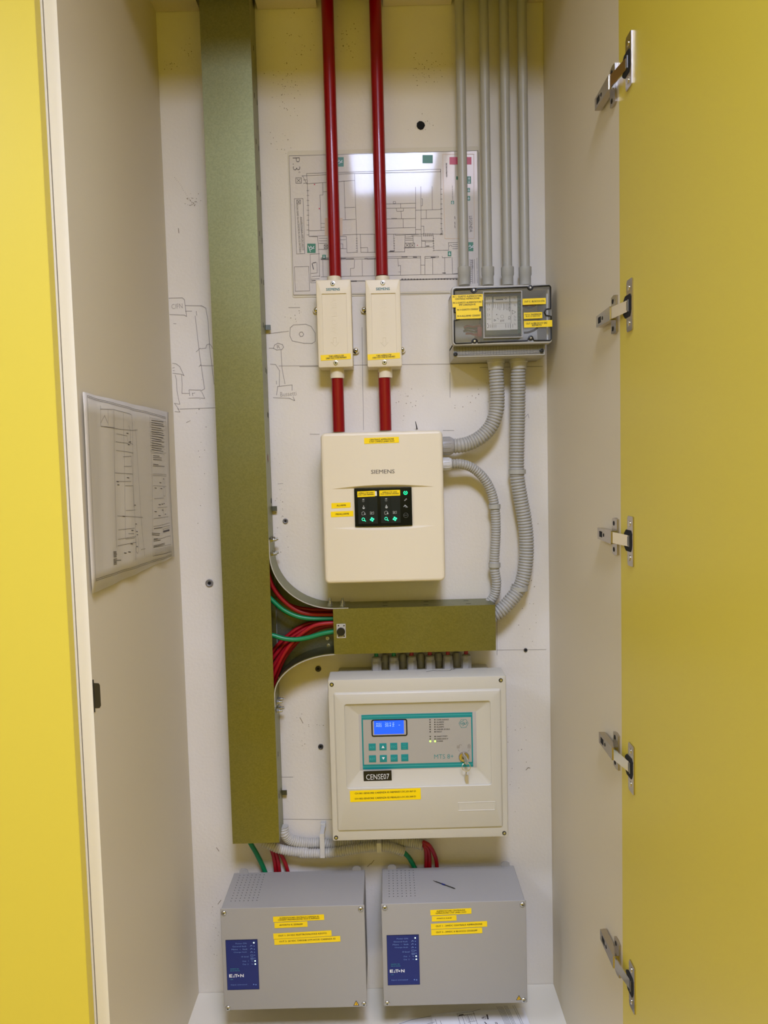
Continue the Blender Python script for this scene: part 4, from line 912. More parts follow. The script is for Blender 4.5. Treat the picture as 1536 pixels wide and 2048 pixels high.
strip(ap, *zg(502, 960), 141.5, 23, DM+.0042, [('CH 001-SENSORE CARENZA 02 RIEMA02 LOC.03-367-D', 0, -5.3, 122, 3.4), ('CH 002-SENSORE CARENZA 02 MISAL03 LOC.03-344-D', 0, 5.3, 122, 3.4)], .9)
# marker scribble on the lid's top face
zz = zf(720, 1290, 6.4); b = MB()
ztl = z1+.0003
def top(x, y):
    q = zz(x, y); v = ray(*q); t = ztl/v.z; return CAMP+v*t
b.ribbon([top(*p) for p in ((850, 344), (900, 332), (940, 322), (985, 327), (1150, 326), (1178, 306), (1200, 312), (1215, 302), (1275, 294))], .0013, (0, 0, 1))
build('marker_line', b, 'ink', ap, smooth=False, recalc=False, label='black marker scribble on the top')
# cable glands on the top and their cables
gl_z = z1-.008
gx_ = [212, 436, 665, 898, 1128, 1362]
for i, gxp in enumerate(gx_):
    p = W(*zz(gxp, 300), .036); r = .0098
    b = MB().tube([Vector((p.x, -.036, gl_z+t_)) for t_ in (-.001, .012)], .0108, 6)
    b.tube([Vector((p.x, -.036, gl_z+t_)) for t_ in (.012, .020, .0225)], [r*1.1, r*1.1, r*.95], 6); b.tube([Vector((p.x, -.036, gl_z+t_)) for t_ in (.0222, .029, .0315)], [r*1.0, r*.92, r*.6], 24)
    build('cable_gland', b, 'grey_gland', ap)
    green = i < 2
    o = build('cable', MB().tube([Vector((p.x, -.036, gl_z+.028)), Vector((p.x, -.036, hz0+.004))], .0042, 14), 'green_cable' if green else 'red_cable')
    tag(o, ['short green cable end entering the leftmost gland on the alarm panel', 'short green cable end entering the second gland on the alarm panel', 'short red cable end in the third gland from the left', 'short red cable end in the fourth gland from the left', 'short red cable end in the fifth gland from the left', 'short red cable end in the rightmost gland'][i], 'cable')
for gxp in (325, 550, 780, 1005, 1235):
    p = W(*zz(gxp, 200), .014); b = MB().tube([Vector((p.x, -.014, gl_z+t_)) for t_ in (-.001, .014, .0145, .024, .030)], [.0085, .0085, .0092, .0092, .006], 18); build('blanking_plug', b, 'grey_gland', ap)
# key with ring and spare
kr = thing('key_ring', 'silver keys on a ring hanging from the alarm panel lock', 'keys', W(*zq(1262, 640), DG+.008))
p = c+Vector((0, -.012, 0)); a = W(*zq(1240, 600), DG+.006); 
b = MB()
kc = W(*zq(1250, 635), DG+.014)
for s0, s1 in (((1243, 600), (1290, 700)),):
    A = W(*zq(*s0), DG+.007); B = W(*zq(*s1), DG+.022); d_ = (B-A).normalized(); sd_ = d_.cross(Vector((0, 0, 1))).normalized()
    sd_ = Vector((.35, -.9, .1)).normalized(); sd_ = (sd_-d_*sd_.dot(d_)).normalized(); nn = d_.cross(sd_)
    prof = [(-.002, .0035), (-.002, -.0035), (.006, -.0038), (.009, -.0072), (.017, -.0078), (.0205, -.004), (.0205, .004), (.017, .0078), (.009, .0072), (.006, .0038)]
    n = len(prof); V = [A+d_*u+sd_*v+nn*h for h in (-.0009, .0009) for u, v in prof]
    b.add(V, [tuple(range(n)), tuple(range(n, 2*n))[::-1]]+[(i, (i+1) % n, n+(i+1) % n, n+i) for i in range(n)])
build('inserted_key', b, 'key_steel', kr)
rc_ = W(*zq(1275, 735), DG+.018); P = [rc_+Vector((math.cos(math.radians(a_))*.0082, math.sin(math.radians(a_))*.002, math.sin(math.radians(a_))*.0078)) for a_ in range(0, 361, 15)]
build('ring', MB().tube(P, .0007, 8), 'chrome', kr)
ka = W(*zq(1272, 770), DG+.016); b = MB()
b.tube([ka, W(*zq(1275, 800), DG+.015), W(*zq(1272, 820), DG+.014)], [.0014, .0012, .0016], 8)
pts = [(1268, 830), (1258, 850), (1262, 878), (1272, 915), (1302, 920), (1300, 830), (1284, 820)]
V = [W(*zq(*p_), DG+.012) for p_ in pts]; V2 = [v+Vector((0, .0016, 0)) for v in V]; n = len(pts)
b.add(V+V2, [tuple(range(n)), tuple(range(n, 2*n))[::-1]]+[(i, (i+1) % n, n+(i+1) % n, n+i) for i in range(n)])
build('spare_key', b, 'key_steel', kr)

# ------------------------------------------------------------------ power supplies
def psu(quad, dfr, back, label, base, panelq, strips, warn, zfm, scr, holes, extra=None):
    x0, x1, z0, z1 = quadrect(*quad, dfr)
    t = thing('power_supply', label, 'power supply unit', ((x0+x1)/2, 0, z0), 'grey power supply units')
    b = MB().slab(x0+.0015, x1-.0015, z0+.001, z1-.0008, -.024, -dfr+.002, .002, .0008)
    build('case', b, 'grey_powder', t)
    build('front_panel', MB().slab(x0, x1, z0, z1, -dfr+.0018, -dfr, .002, .0011), 'grey_powder', t)
    for xx in (x0+.012, x1-.030):     # mounting lugs on the back
        b = MB().prism([(xx, z1-.01), (xx+.022, z1-.01), (xx+.019, z1+.006), (xx+.014, z1+.009), (xx+.006, z1+.009), (xx+.002, z1+.006)], -.024, -.0265); build('mounting_lug', b, 'grey_powder', t)
    # vent holes on the top
    b = MB(); nxh, nyh = 7, 11
    for i in range(nxh):
        for j in range(nyh):
            xh = x0+.016+i*.0086; yh = -dfr+.026+j*(dfr-.05)/nyh
            b.disc((xh, yh, z1-.0007), .0011, (0, 0, 1), 8)
    build('vent_holes', b, 'dark', t, smooth=False, recalc=False, label='grid of small round vent holes on the top')
    for q in scr:
        q = zfm(*q); p = W(*q, dfr); o = build('screw', MB().lathe(p, (0, -1, 0), [(0, .0052), (.0008, .0052), (.002, .0043), (.003, .0026), (.0033, .001)], 22), 'zinc', t)
        b = MB()
        for a_ in (15, 105): v_ = Vector((math.cos(math.radians(a_)), 0, math.sin(math.radians(a_))))*.002; b.ribbon([p+Vector((0, -.0036, 0))-v_, p+Vector((0, -.0036, 0))+v_], .0009)
        build('slot', b, 'hole', o, smooth=False, recalc=False)
    r_ = quadrect(*[zfm(*p) for p in panelq], dfr)
    pn = build('indicator_label', MB().box(r_[0], r_[1], -dfr-.0005, -dfr, r_[2], r_[3]), 'blue_rim', t, smooth=False)
    d_ = dfr+.0008; m_ = .0009
    b = MB().poly([(r_[0]+m_, -d_, r_[2]+m_), (r_[1]-m_, -d_, r_[2]+m_), (r_[1]-m_, -d_, r_[3]-m_), (r_[0]+m_, -d_, r_[3]-m_)]); build('blue_field', b, 'blue_panel', pn, smooth=False, recalc=False)
    # lettering inside the label, placed as fractions of its size
    Wd, Hd = r_[1]-r_[0], r_[3]-r_[2]; d_ += .0003
    k = px2m(*zfm(*panelq[0]), dfr)
    def T(m2, s_, u, v, w_, h_, bold=0, right=False):
        V, F, a0, a1, b0, b1 = glyphs(s_, bold, 0); ww = w_*Wd; hh = h_*Hd; cx = r_[0]+u*Wd-(ww/2 if right else 0); cz = r_[3]-v*Hd
        m2.add([(cx+(q.x-(a0+a1)/2)*ww/(a1-a0), -d_, cz+(q.y-(b0+b1)/2)*hh/(b1-b0)) for q in V], F)
    b = MB(); wt = MB(); lt = MB(); of = MB(); tl = MB()
    for s_, v, w_, u in (('Power ON', .07, .34, .655), ('General fault', .128, .43, .645), ('Mains  ~  fault', .186, .49, .675), ('Charge fault', .246, .41, .655), ('I3 level', .335, .22, .70), ('Out   1', .425, .19, .70), ('Out  2', .487, .18, .69)): T(b, s_, u, v, w_, .026, -.004, True)
    T(b, 'Input activated', .37, .895, .50, .028, -.004)
    T(tl, '24VDC 3A', .25, .575, .27, .016); T(tl, 'SN 21101/22', .26, .612, .29, .016); T(tl, 'UPS', .15, .785, .08, .014)
    # maker's letters with the cut-out A and the dot
    T(wt, 'E', .125, .712, .10, .062, .03); T(wt, 'T', .295, .712, .10, .062, .03); T(wt, 'N', .475, .712, .11, .062, .03)
    for u, v, rr in ((.365, .715, .022),): wt.disc((r_[0]+u*Wd, -d_, r_[3]-v*Hd), rr*Wd*1.2, n=12)
    X = lambda u, v: (r_[0]+u*Wd, -d_, r_[3]-v*Hd)
    wt.poly([X(.195, .742), X(.245, .742), X(.245, .725), X(.205, .725)]); wt.poly([X(.215, .712), X(.243, .712), X(.243, .70), X(.222, .70)])
    for v, lit_ in ((.062, 1), (.128, 0), (.19, 0), (.25, 0), (.31, 0), (.368, 0), (.425, 1), (.487, 1)):
        c = Vector(X(.88+v*.05, v)); o_ = MB().disc(c+Vector((0, -.0002, 0)), .0014 if lit_ else .0009, n=12); build('lit_lamp' if lit_ else 'unlit_lamp', o_, 'led_white' if lit_ else 'blue_ink', pn, smooth=False, recalc=False, label='small lit green white lamp' if lit_ else None)
    build('pale_lettering', b, 'blue_ink', pn, smooth=False, recalc=False); b = MB()
    for v in (.12, .18, .245): b.ribbon([X(.77, v+.012), X(.80, v-.01), X(.83, v+.008)], .0009)
    for v in (.30, .36): b.ribbon([X(.77, v), X(.85, v), X(.85, v+.03), X(.77, v+.03), X(.77, v)], .0005)
    b.ribbon([X(.78, .385), X(.85, .385)], .0016); b.ribbon([X(.79, .42), X(.83, .43)], .0007); b.ribbon([X(.79, .485), X(.83, .49)], .0007); b.disc(X(.83, .895), .0012); b.disc(X(.90, .9), .0012)
    build('pale_symbols', b, 'blue_ink', pn, smooth=False, recalc=False); build('faint_lettering', tl, 'teal_light', pn, smooth=False, recalc=False); build('brand_lettering', wt, 'white_ink', pn, smooth=False, recalc=False)
    for s_ in strips: strip(t, *s_)
    wq = [zfm(*p) for p in warn]; P = [W(*q, dfr+.0004) for q in wq]
    b = MB().poly(P); wa = build('warning_sticker', b, 'ink', t, smooth=False, recalc=False, label='black and yellow high voltage triangle')
    cc = (P[0]+P[1]+P[2])/3; b = MB().poly([cc+(p-cc)*.72+Vector((0, -.0002, 0)) for p in P]); build('yellow_field', b, 'amber', wa, smooth=False, recalc=False)
    b = MB().ribbon([cc+Vector((.0008, -.0005, .0026)), cc+Vector((-.0006, -.0005, .0002)), cc+Vector((.0008, -.0005, -.0002)), cc+Vector((0, -.0005, -.0022))], .0006); build('flash', b, 'ink', wa, smooth=False, recalc=False)
    return t, (x0, x1, z0, z1)
ze = zf(430, 1640, 4.655); zh = zf(740, 1680, 4.518); zu = zf(540, 1820, 10.24); zv = zf(850, 1810, 10.24)
p1, e1 = psu((ze(45, 830), ze(1392, 787), ze(1415, 1735), ze(90, 1777)), .152, None, 'left grey power supply box with a blue indicator label', 0, ((95, 1118), (395, 1108), (415, 1575), (118, 1582)),
     [(*zu(587, 168), 102, 11.2, .1524, [('ALIMENTATORE CENTRALE-CARENZA 02', 1, -1.8, 79, 2.7), ('CENSE07 PREPARAZIONE OLIO E RIEMA02', 0, 1.8, 82.5, 2.9)], 1.2), (*zu(430, 300), 66, 11.3, .1524, [('AVVIATO IL 22/06/09', 0, 0, 46.5, 3.0)], 1.2),
      (*zu(665, 505), 116.5, 11.5, .1524, [('OUT 1- 24 VDC ELETTROVALVOLE AZOTO', 0, -.3, 97, 3.1)], 1.8), (*zu(765, 622), 132, 11.5, .1526, [('OUT 2- 24 VDC TARGHE OTT.ACUS. CARENZA 02', 0, -.5, 112.5, 3.1)], 1.6)],
     ((1288, 1728), (1343, 1726), (1314, 1680)), ze, ((82, 865), (1356, 828), (1387, 1712), (122, 1750)), None)
p2, e2 = psu((zh(100, 576), zh(1410, 548), zh(1423, 1472), zh(127, 1502)), .152, None, 'right grey power supply box with a blue indicator label', 0, ((148, 860), (440, 852), (453, 1305), (162, 1312)),
     [(*zv(530, 138), 82, 11.2, .1524, [('ALIMENTATORE CENTRALINA', 0, -2.1, 57.5, 2.8), ('ASPIRAZIONE CTSF LINEA OLIO', 0, 1.8, 61.5, 2.9)], 1.2), (*zv(392, 272), 49.5, 11.2, .1524, [('AVVIATO IL 22.05.09', 0, 0, 30, 2.6)], 1.0),
      (*zv(697, 412), 112.5, 11.3, .1524, [('OUT 1 - 24VDC CENTRALE ASPIRAZIONE', 0, 0, 93, 3.2)], 1.4), (*zv(650, 540), 102, 11.5, .1526, [('OUT 2 - 24VDC X BLOCCO CDZSUPP', 0, 0, 82.5, 3.2)], 1.2)],
     ((1320, 1448), (1369, 1444), (1347, 1402)), zh, ((134, 611), (1377, 582), (1388, 1445), (156, 1474)), None)
# pen left lying on the right supply
zt_ = e2[3]
def topp(x, y, z_): v = ray(*zh(x, y)); return CAMP+v*(z_/v.z)
a, b_ = topp(570, 366, zt_+.001), topp(772, 440, zt_+.001)
b = MB().tube([a, a.lerp(b_, .12), a.lerp(b_, .13), a.lerp(b_, .95), b_], [.0003, .0006, .0009, .0009, .0002], 8)
pen = thing('wire_offcut', 'thin grey wire offcut lying on top of the right power supply', 'wire', a)
build('wire', b, 'dark', pen); c = a.lerp(b_, .45); build('blue_sleeve', MB().tube([a.lerp(b_, .40), a.lerp(b_, .54)], .0014, 8), 'blue_panel', pen)

# ------------------------------------------------------------------ conduits and cables under the trunking
zk = zf(600, 1660, 5.12)
flex('flexible_conduit', [ze(635, 60)+(.03,), ze(645, 120)+(.03,), ze(690, 175)+(.022,), ze(770, 205)+(.018,), ze(880, 216)+(.014,), ze(1000, 216)+(.0135,), zk(350, 155)+(.0135,), zk(560, 135)+(.0135,), zk(800, 120)+(.0135,), zk(1050, 118)+(.0135,), zk(1190, 135)+(.015,), zk(1262, 158)+(.02,)], .0112,
     'upper corrugated conduit running right below the cream alarm panel', m_='grey_flex', pitch=.0050)
flex('flexible_conduit', [ze(440, 200)+(.03,), ze(510, 232)+(.032,), ze(600, 268)+(.032,), ze(720, 292)+(.03,), ze(850, 302)+(.028,), zk(0, 238)+(.028,), zk(220, 238)+(.034,), zk(400, 222)+(.036,), zk(600, 190)+(.036,), zk(780, 172)+(.036,), zk(930, 178)+(.034,), zk(1060, 222)+(.03,)], .0100,
     'lower corrugated conduit leaving the bottom end of the vertical trunking', m_='grey_flex', pitch=.0050)
def strap(px, py0, py1, d, label):
    a, c = W(px, py0, d), W(px, py1, d); t = thing('cable_strap', label, 'cable strap', (a.x, 0, a.z), 'white cable straps')
    h = .0048
    b = MB().tube([Vector((a.x, -.001, a.z-.001)), Vector((a.x, -d*.6, a.z)), Vector((a.x, -d, a.z-.004))], .002, 6)
    b = MB().box(a.x-h, a.x+h, -d, -d+.002, c.z, a.z-.004); b.box(a.x-h*.9, a.x+h*.9, -d+.0021, -.0125, a.z-.0065, a.z-.0045); b.box(a.x-h*.9, a.x+h*.9, -d+.0021, -.0005, c.z+.0005, c.z+.0025)
    build('band', b, 'pale_gland', t, smooth=False); build('buckle', MB().slab(a.x-h*1.15, a.x+h*1.15, a.z-.008, a.z+.001, -.001, -.012, .001, .0006), 'pale_gland', t)
strap(643.5, 1664, 1716, .046, 'pale strap holding both conduits left of the alarm panel')
strap(757.5, 1683, 1706, .048, 'pale strap under the bottom edge of the alarm panel')
cable([ze(290, 120)+(.045,), ze(330, 215)+(.045,), ze(385, 310)+(.03,), ze(440, 420)+(.014,), ze(480, 520)+(.010,)], .0050, 'green_cable', 'green cable dropping from the trunking behind the left power supply')
cable([ze(500, 215)+(.022,), ze(535, 300)+(.022,), ze(556, 400)+(.014,), ze(568, 520)+(.010,)], .0040, 'red_cable', 'red cable dropping to the left power supply, leftmost of three')
cable([ze(530, 215)+(.02,), ze(565, 300)+(.02,), ze(590, 400)+(.014,), ze(604, 520)+(.010,)], .0040, 'red_cable', 'red cable dropping to the left power supply, middle of three')
cable([ze(560, 215)+(.018,), ze(610, 310)+(.018,), ze(655, 405)+(.014,), ze(690, 520)+(.010,)], .0040, 'red_cable', 'red cable dropping to the left power supply, rightmost of three')
cable([zk(1040, 210)+(.03,), zk(1075, 240)+(.03,), zk(1125, 295)+(.018,), zk(1180, 400)+(.010,)], .0050, 'green_cable', 'green cable leaving the lower conduit above the right power supply')
cable([zk(1255, 140)+(.02,), zk(1285, 185)+(.024,), zk(1292, 260)+(.016,), zk(1290, 400)+(.010,)], .0042, 'red_cable', 'red cable into the right power supply, leftmost of three')
cable([zk(1260, 130)+(.022,), zk(1305, 180)+(.026,), zk(1325, 260)+(.016,), zk(1328, 400)+(.010,)], .0042, 'red_cable', 'red cable into the right power supply, middle of three')
cable([zk(1260, 122)+(.024,), zk(1315, 150)+(.03,), zk(1365, 225)+(.022,), zk(1395, 310)+(.012,), zk(1405, 400)+(.010,)], .0042, 'red_cable', 'red cable into the right power supply, arching furthest right')

# ------------------------------------------------------------------ wall anchors and screws
def anchor(px, py, r, label, m_='anchor', rin=.42):
    p = W(px, py, 0); t = thing('wall_anchor', label, 'wall anchor', p)
    build('sleeve', MB().lathe(p+Vector((0, .002, 0)), (0, -1, 0), [(0, r), (.004, r), (.0046, r*.8), (.003, r*rin)], 20), m_, t)
    build('bore', MB().disc(p+Vector((0, -.0018, 0)), r*rin*1.02), 'hole', t, recalc=False)
anchor(419, 1166, .0082, 'grey metal anchor in the wall left of the vertical trunking')
anchor(571, 1042, .0056, 'small metal anchor in the wall between trunking and detector')
anchor(636.5, 1337.5, .0062, 'dark metal anchor in the wall below the tee fitting', 'anchor_dark')
anchor(641.5, 1493, .0056, 'dark metal anchor in the wall left of the alarm panel', 'anchor_dark')
anchor(1051, 1300, .0040, 'small dark plug in the wall right of the horizontal trunking', 'anchor_dark')
p = W(841.5, 251, 0); o = build('drilled_hole', MB().poly([(p.x+.0088*k_*math.cos(math.radians(a_)), -.0006, p.z+.0092*k_*math.sin(math.radians(a_))) for a_, k_ in ((0, 1), (35, .95), (70, .92), (110, 1), (150, 1.02), (190, .98), (225, .95), (265, 1), (300, .97), (330, .9))]), 'hole', wb, smooth=False, recalc=False, label='dark round drilled hole in the board')
a, b_ = W(831, 843, .022), W(834, 858, .001)
o = build('nail', MB().tube([b_, a], [.0014, .0006], 8), 'dark'); tag(o, 'bent nail sticking out of the wall above the cream detector', 'nail')

# ------------------------------------------------------------------ laminated escape plan
zp = zf(560, 280, 3.657)
fp = quadrect(zp(55, 72), zp(1462, 50), zp(1462, 1130), zp(88, 1140), .002)
a0, a1, c0, c1 = fp
plan = thing('floor_plan', 'laminated evacuation floor plan fixed to the wall behind the red pipes', 'plan', ((a0+a1)/2, 0, c0))
def wavy(x0, x1, z0, z1, y, am, n=40, m=28, seed=1):
    rr = random.Random(seed); ph = [rr.uniform(0, 6) for _ in range(8)]; V = []
    for j in range(m+1):
        for i in range(n+1):
            u, v = i/n, j/m; x = x0+(x1-x0)*u; z = z0+(z1-z0)*v
            V.append((x, y-am*(math.sin(u*9+ph[0])*math.sin(v*7+ph[1])*.5+math.sin(u*3+ph[2]+v*5)*.5), z))
    return MB().add(V, [(j*(n+1)+i, j*(n+1)+i+1, (j+1)*(n+1)+i+1, (j+1)*(n+1)+i) for j in range(m) for i in range(n)])
build('laminate_film', MB().slab(a0, a1, c0, c1, -.0004, -.0012, .004, .0003), 'film', plan)
i0, i1, j0, j1 = quadrect(zp(66, 112), zp(1448, 78), zp(1448, 1095), zp(100, 1135), .0015)
sheet_ = build('printed_sheet', MB().box(i0, i1, -.0016, -.0012, j0, j1), 'plan_paper', plan, smooth=False)
YP = .0019
def pp(x, y): return W(*zp(x, y), YP)
b = MB()
def L(pts, w_=.0009): b.ribbon([pp(*p) for p in pts], w_*.85)
L([(66, 116), (1448, 78), (1452, 1100)], .0007); L([(66, 116), (100, 1135), (1240, 1118)], .0007); L([(1455, 90), (1458, 1060)], .0007)
for p in [[(195, 245), (1175, 213), (1172, 235)], [(160, 262), (540, 245), (1170, 232)], [(195, 245), (200, 320), (212, 705), (275, 708)], [(200, 320), (545, 296)], [(545, 250), (560, 690), (565, 825)], [(468, 300), (478, 580)], [(472, 495), (548, 492)], [(430, 586), (552, 580)], [(312, 315), (314, 402), (292, 402), (300, 660)], [(314, 380), (345, 378)], [(215, 664), (345, 660)], [(212, 705), (560, 690), (1185, 688)],
          [(300, 610), (345, 612)], [(300, 640), (345, 638)], [(275, 708), (285, 840), (290, 1000)], [(285, 720), (345, 720)], [(285, 738), (345, 738)], [(285, 755), (345, 755)], [(280, 800), (345, 800)], [(325, 768), (345, 768)], [(435, 706), (485, 706), (490, 825), (562, 820)], [(435, 730), (480, 728)], [(440, 760), (460, 760), (460, 795), (440, 795)], [(435, 795), (485, 795)],
          [(588, 692), (592, 822), (912, 818)], [(690, 690), (692, 822)], [(588, 788), (640, 786), (642, 822)], [(832, 690), (836, 815), (795, 817)], [(845, 690), (845, 697), (1015, 690)], [(915, 695), (912, 820)],
          [(778, 468), (992, 462)], [(780, 500), (992, 496)], [(882, 466), (884, 498)], [(850, 500), (855, 522), (902, 520), (903, 502)], [(778, 578), (992, 574)], [(885, 522), (888, 576)], [(900, 577), (901, 642)], [(778, 645), (992, 640)], [(992, 345), (992, 690)], [(1030, 340), (1032, 690)], [(992, 514), (1175, 508)], [(1030, 576), (1175, 572)], [(1070, 512), (1070, 574)], [(1112, 340), (1114, 508)], [(992, 655), (1032, 655)], [(1035, 630), (1052, 630), (1053, 690)], [(1175, 215), (1180, 690)], [(1170, 692), (1190, 692), (1188, 660)], [(828, 450), (845, 450), (845, 464), (828, 465), (828, 450)], [(1035, 430), (1042, 430), (1042, 480), (1032, 482)], [(815, 573), (855, 573)],
          [(1045, 700), (1120, 698), (1125, 808), (1235, 806)], [(1035, 735), (1120, 735)], [(1040, 740), (1062, 740), (1062, 785)], [(1062, 745), (1120, 742)], [(1035, 785), (1120, 782)], [(1035, 690), (1036, 785), (905, 790)],
          [(960, 700), (1034, 702)], [(915, 710), (975, 708)], [(918, 722), (972, 722)], [(918, 734), (972, 734)], [(972, 698), (975, 752)],
          [(220, 838), (225, 1045), (262, 1043)], [(220, 835), (290, 832)], [(228, 975), (272, 972), (270, 895)], [(232, 1000), (290, 995)], [(228, 1018), (288, 1015)], [(300, 862), (1030, 850)], [(300, 876), (1028, 862)], [(1060, 852), (1160, 850)], [(1060, 865), (1160, 860), (1160, 850)], [(1185, 850), (1188, 862), (1250, 858)], [(545, 878), (542, 938), (515, 940), (516, 995)], [(600, 876), (603, 993)], [(692, 870), (694, 990)], [(312, 868), (315, 1000)], [(862, 868), (866, 925)], [(868, 918), (882, 918), (882, 985)], [(868, 965), (882, 965)], [(1028, 850), (1030, 982)], [(1060, 852), (1060, 982)], [(1030, 915), (1060, 915)], [(1117, 862), (1118, 980)], [(1204, 860), (1206, 980)], [(1258, 858), (1262, 980), (1300, 975)], [(300, 1001), (1300, 980)], [(262, 1043), (1290, 1015)], [(515, 1030), (620, 1028)], [(880, 1022), (1300, 1010)],
          [(105, 928), (210, 925), (217, 1103), (112, 1107), (105, 928)], [(1230, 752), (1300, 750)], [(1232, 752), (1232, 805)], [(1262, 765), (1300, 765)], [(1262, 780), (1300, 780)], [(1262, 795), (1300, 795)], [(1390, 872), (1393, 1050)], [(1405, 872), (1410, 1050)], [(1420, 872), (1424, 1050)], [(170, 292), (197, 290)], [(165, 262), (197, 322)], [(170, 318), (200, 314)]]:
    L(p, .0008)
for p in [[(300, 870), (480, 866)], [(485, 870), (540, 869)], [(620, 868), (640, 868)], [(640, 870), (700, 868)], [(890, 855), (930, 855)], [(975, 857), (1000, 857)], [(1105, 858), (1135, 858)], [(1190, 973), (1210, 973)], [(1070, 776), (1090, 776)], [(805, 812), (830, 812)], [(515, 1033), (560, 1033)], [(235, 905), (245, 945)], [(240, 900), (262, 895)], [(232, 1030), (258, 1028)]]: L(p, .0018)
for x in range(1048, 1120, 14): L([(x, 682), (x+1, 705)], .0008)
for x in list(range(890, 1300, 22)): L([(x, 1018), (x+10, 1018)], .0022)
for y in range(720, 815, 18): L([(830, y), (840, y)], .0007); L([(1118, y), (1128, y)], .0007); L([(556, y), (566, y)], .0007)
for y in range(360, 690, 36): L([(1175, y), (1186, y)], .0010); L([(196, y+10), (212, y+10)], .0008)
for y in range(880, 1045, 14): L([(1395, y), (1404, y)], .0009)
for y in (560, 600, 625): L([(1278, y-0), (1280, y+18)], .0012)
for bx_, by_, s_ in ((136, 296, 20), (136, 453, 14), (930, 770, 16), (968, 770, 16), (336, 780, 13)):
    L([(bx_-s_, by_-s_), (bx_+s_, by_-s_), (bx_+s_, by_+s_), (bx_-s_, by_+s_), (bx_-s_, by_-s_)], .001); L([(bx_-s_*.6, by_-s_*.6), (bx_+s_*.6, by_+s_*.6)], .001); L([(bx_+s_*.6, by_-s_*.6), (bx_-s_*.6, by_+s_*.6)], .001)
L([(105, 430), (168, 428), (182, 830), (122, 834), (105, 430)], .0008)
def tp(s_, x, y, w_, h_, rot=-90, bold=-.005, m2=None): q = zp(x, y); (m2 or b).text(s_, q[0], q[1], w_/3.657, h_/3.657, YP, rot, bold)
tp('P.3', 120, 175, 90, 52, -90, -.02); tp('o', 142, 236, 12, 12)
tp('AVVERTENZA IMPORTANTE', 163, 685, 240, 13, -88); L([(150, 560), (160, 800)], .0006); tp('NON USARE GLI ASCENSORI IN CASO DI INCENDIO', 137, 650, 345, 14, -88)
tp('LEGENDA', 1395, 615, 115, 22, -90); tp('Via di esodo piani - uscite di emergenza', 1442, 955, 180, 9, -89); tp('DN-EV', 1408, 910, 60, 10); tp('VIA DI ESODO PERCORSO', 1262, 400, 130, 7, -90); tp('PERCORSO ALTERNATIVO', 1218, 220, 100, 10, -90, .01); tp('C', 1248, 775, 14, 22, -90)
build('plan_lines', b, 'plan_ink', sheet_, smooth=False, recalc=False)
b = MB(); b.ribbon([pp(*p) for p in ((1190, 105), (1418, 103), (1420, 720), (1206, 722), (1190, 105))], .0008); build('legend_border', b, 'tape', sheet_, smooth=False, recalc=False)
g = MB(); wt = MB(); rd = MB()
def sq(m2, x, y, w_, h_): (m2 or MB()).poly([pp(x-w_/2, y+h_/2), pp(x+w_/2, y+h_/2), pp(x+w_/2, y-h_/2), pp(x-w_/2, y-h_/2)])
YPs = YP
for x, y, w_, h_ in ((442, 160, 48, 68), (230, 792, 62, 68), (1394, 780, 40, 66), (1080, 140, 75, 60), (322, 855, 26, 32), (1240, 832, 26, 36), (1262, 457, 22, 24), (1383, 293, 28, 54), (1380, 366, 20, 32), (1380, 426, 22, 34), (1296, 278, 14, 24)): g = MB(); sq(g, x, y, w_, h_); build('green_sign', g, 'green_sign', sheet_, smooth=False, recalc=False)
YP += .0003
for x, y in ((442, 160), (236, 790), (1400, 782)):
    wt = MB(); wt.ribbon([pp(x-12, y-14), pp(x+2, y+4), pp(x+14, y+2)], .0011); wt.ribbon([pp(x-12, y+12), pp(x+2, y+4), pp(x+12, y-12)], .0011); wt.disc(pp(x-16, y-4), .0011)
    if x == 236: wt.ribbon([pp(208, 775), pp(222, 818)], .0011)
    build('white_symbol', wt, 'white_ink', sheet_, smooth=False, recalc=False)
for x, y in ((322, 855), (1240, 832), (1262, 457), (1383, 280), (1383, 306), (1380, 366), (1380, 426)): wt = MB(); wt.ribbon([pp(x, y-9), pp(x, y+8)], .001); wt.ribbon([pp(x-6, y+2), pp(x, y+9), pp(x+6, y+2)], .0008); build('white_symbol', wt, 'white_ink', sheet_, smooth=False, recalc=False)
YP -= .0003
rd = MB(); sq(rd, 1320, 152, 160, 54); build('red_sign', rd, 'red_print', sheet_, smooth=False, recalc=False)
for x, y, r_d in ((252, 325, .0014), (288, 502, .0014), (1005, 770, .001)): build('red_dot', MB().disc(pp(x, y), r_d), 'red_print', sheet_, smooth=False, recalc=False)
YP += .0003
YP -= .0003
b = MB(); YP += .0001; sq(b, 392, 635, 130, 130); build('old_tape', b, 'tape', plan, smooth=False, recalc=False, label='faded brown adhesive tape')

# ------------------------------------------------------------------ drawing in a plastic sleeve on the left panel
zw = zf(140, 760, 4.654)
def sidept(x, y, off=.0015): q = zw(x, y); return WX(q[0], q[1], XL+off)
A, B_, C_, D_ = sidept(85, 108), sidept(897, 300), sidept(965, 1672), sidept(190, 1945)
y0s = (A.y+D_.y)/2; y1s = (B_.y+C_.y)/2; z1s = (A.z+B_.z)/2; z0s = (C_.z+D_.z)/2
dw = thing('wall_drawing', 'creased technical drawing in a clear sleeve on the left side panel', 'drawing', (XL, (y0s+y1s)/2, z0s))
n, m = 40, 10; V = []
def wave(u, v): return .0040+.0012*math.sin(u*17+v*2)+.0010*math.sin(u*31+1.3-v)+.0008*math.sin(u*7-v*5)
def sp_(u, v, o=0): return Vector((XL+wave(u, v)+o, y0s+(y1s-y0s)*u, z0s+(z1s-z0s)*v))
b = MB()
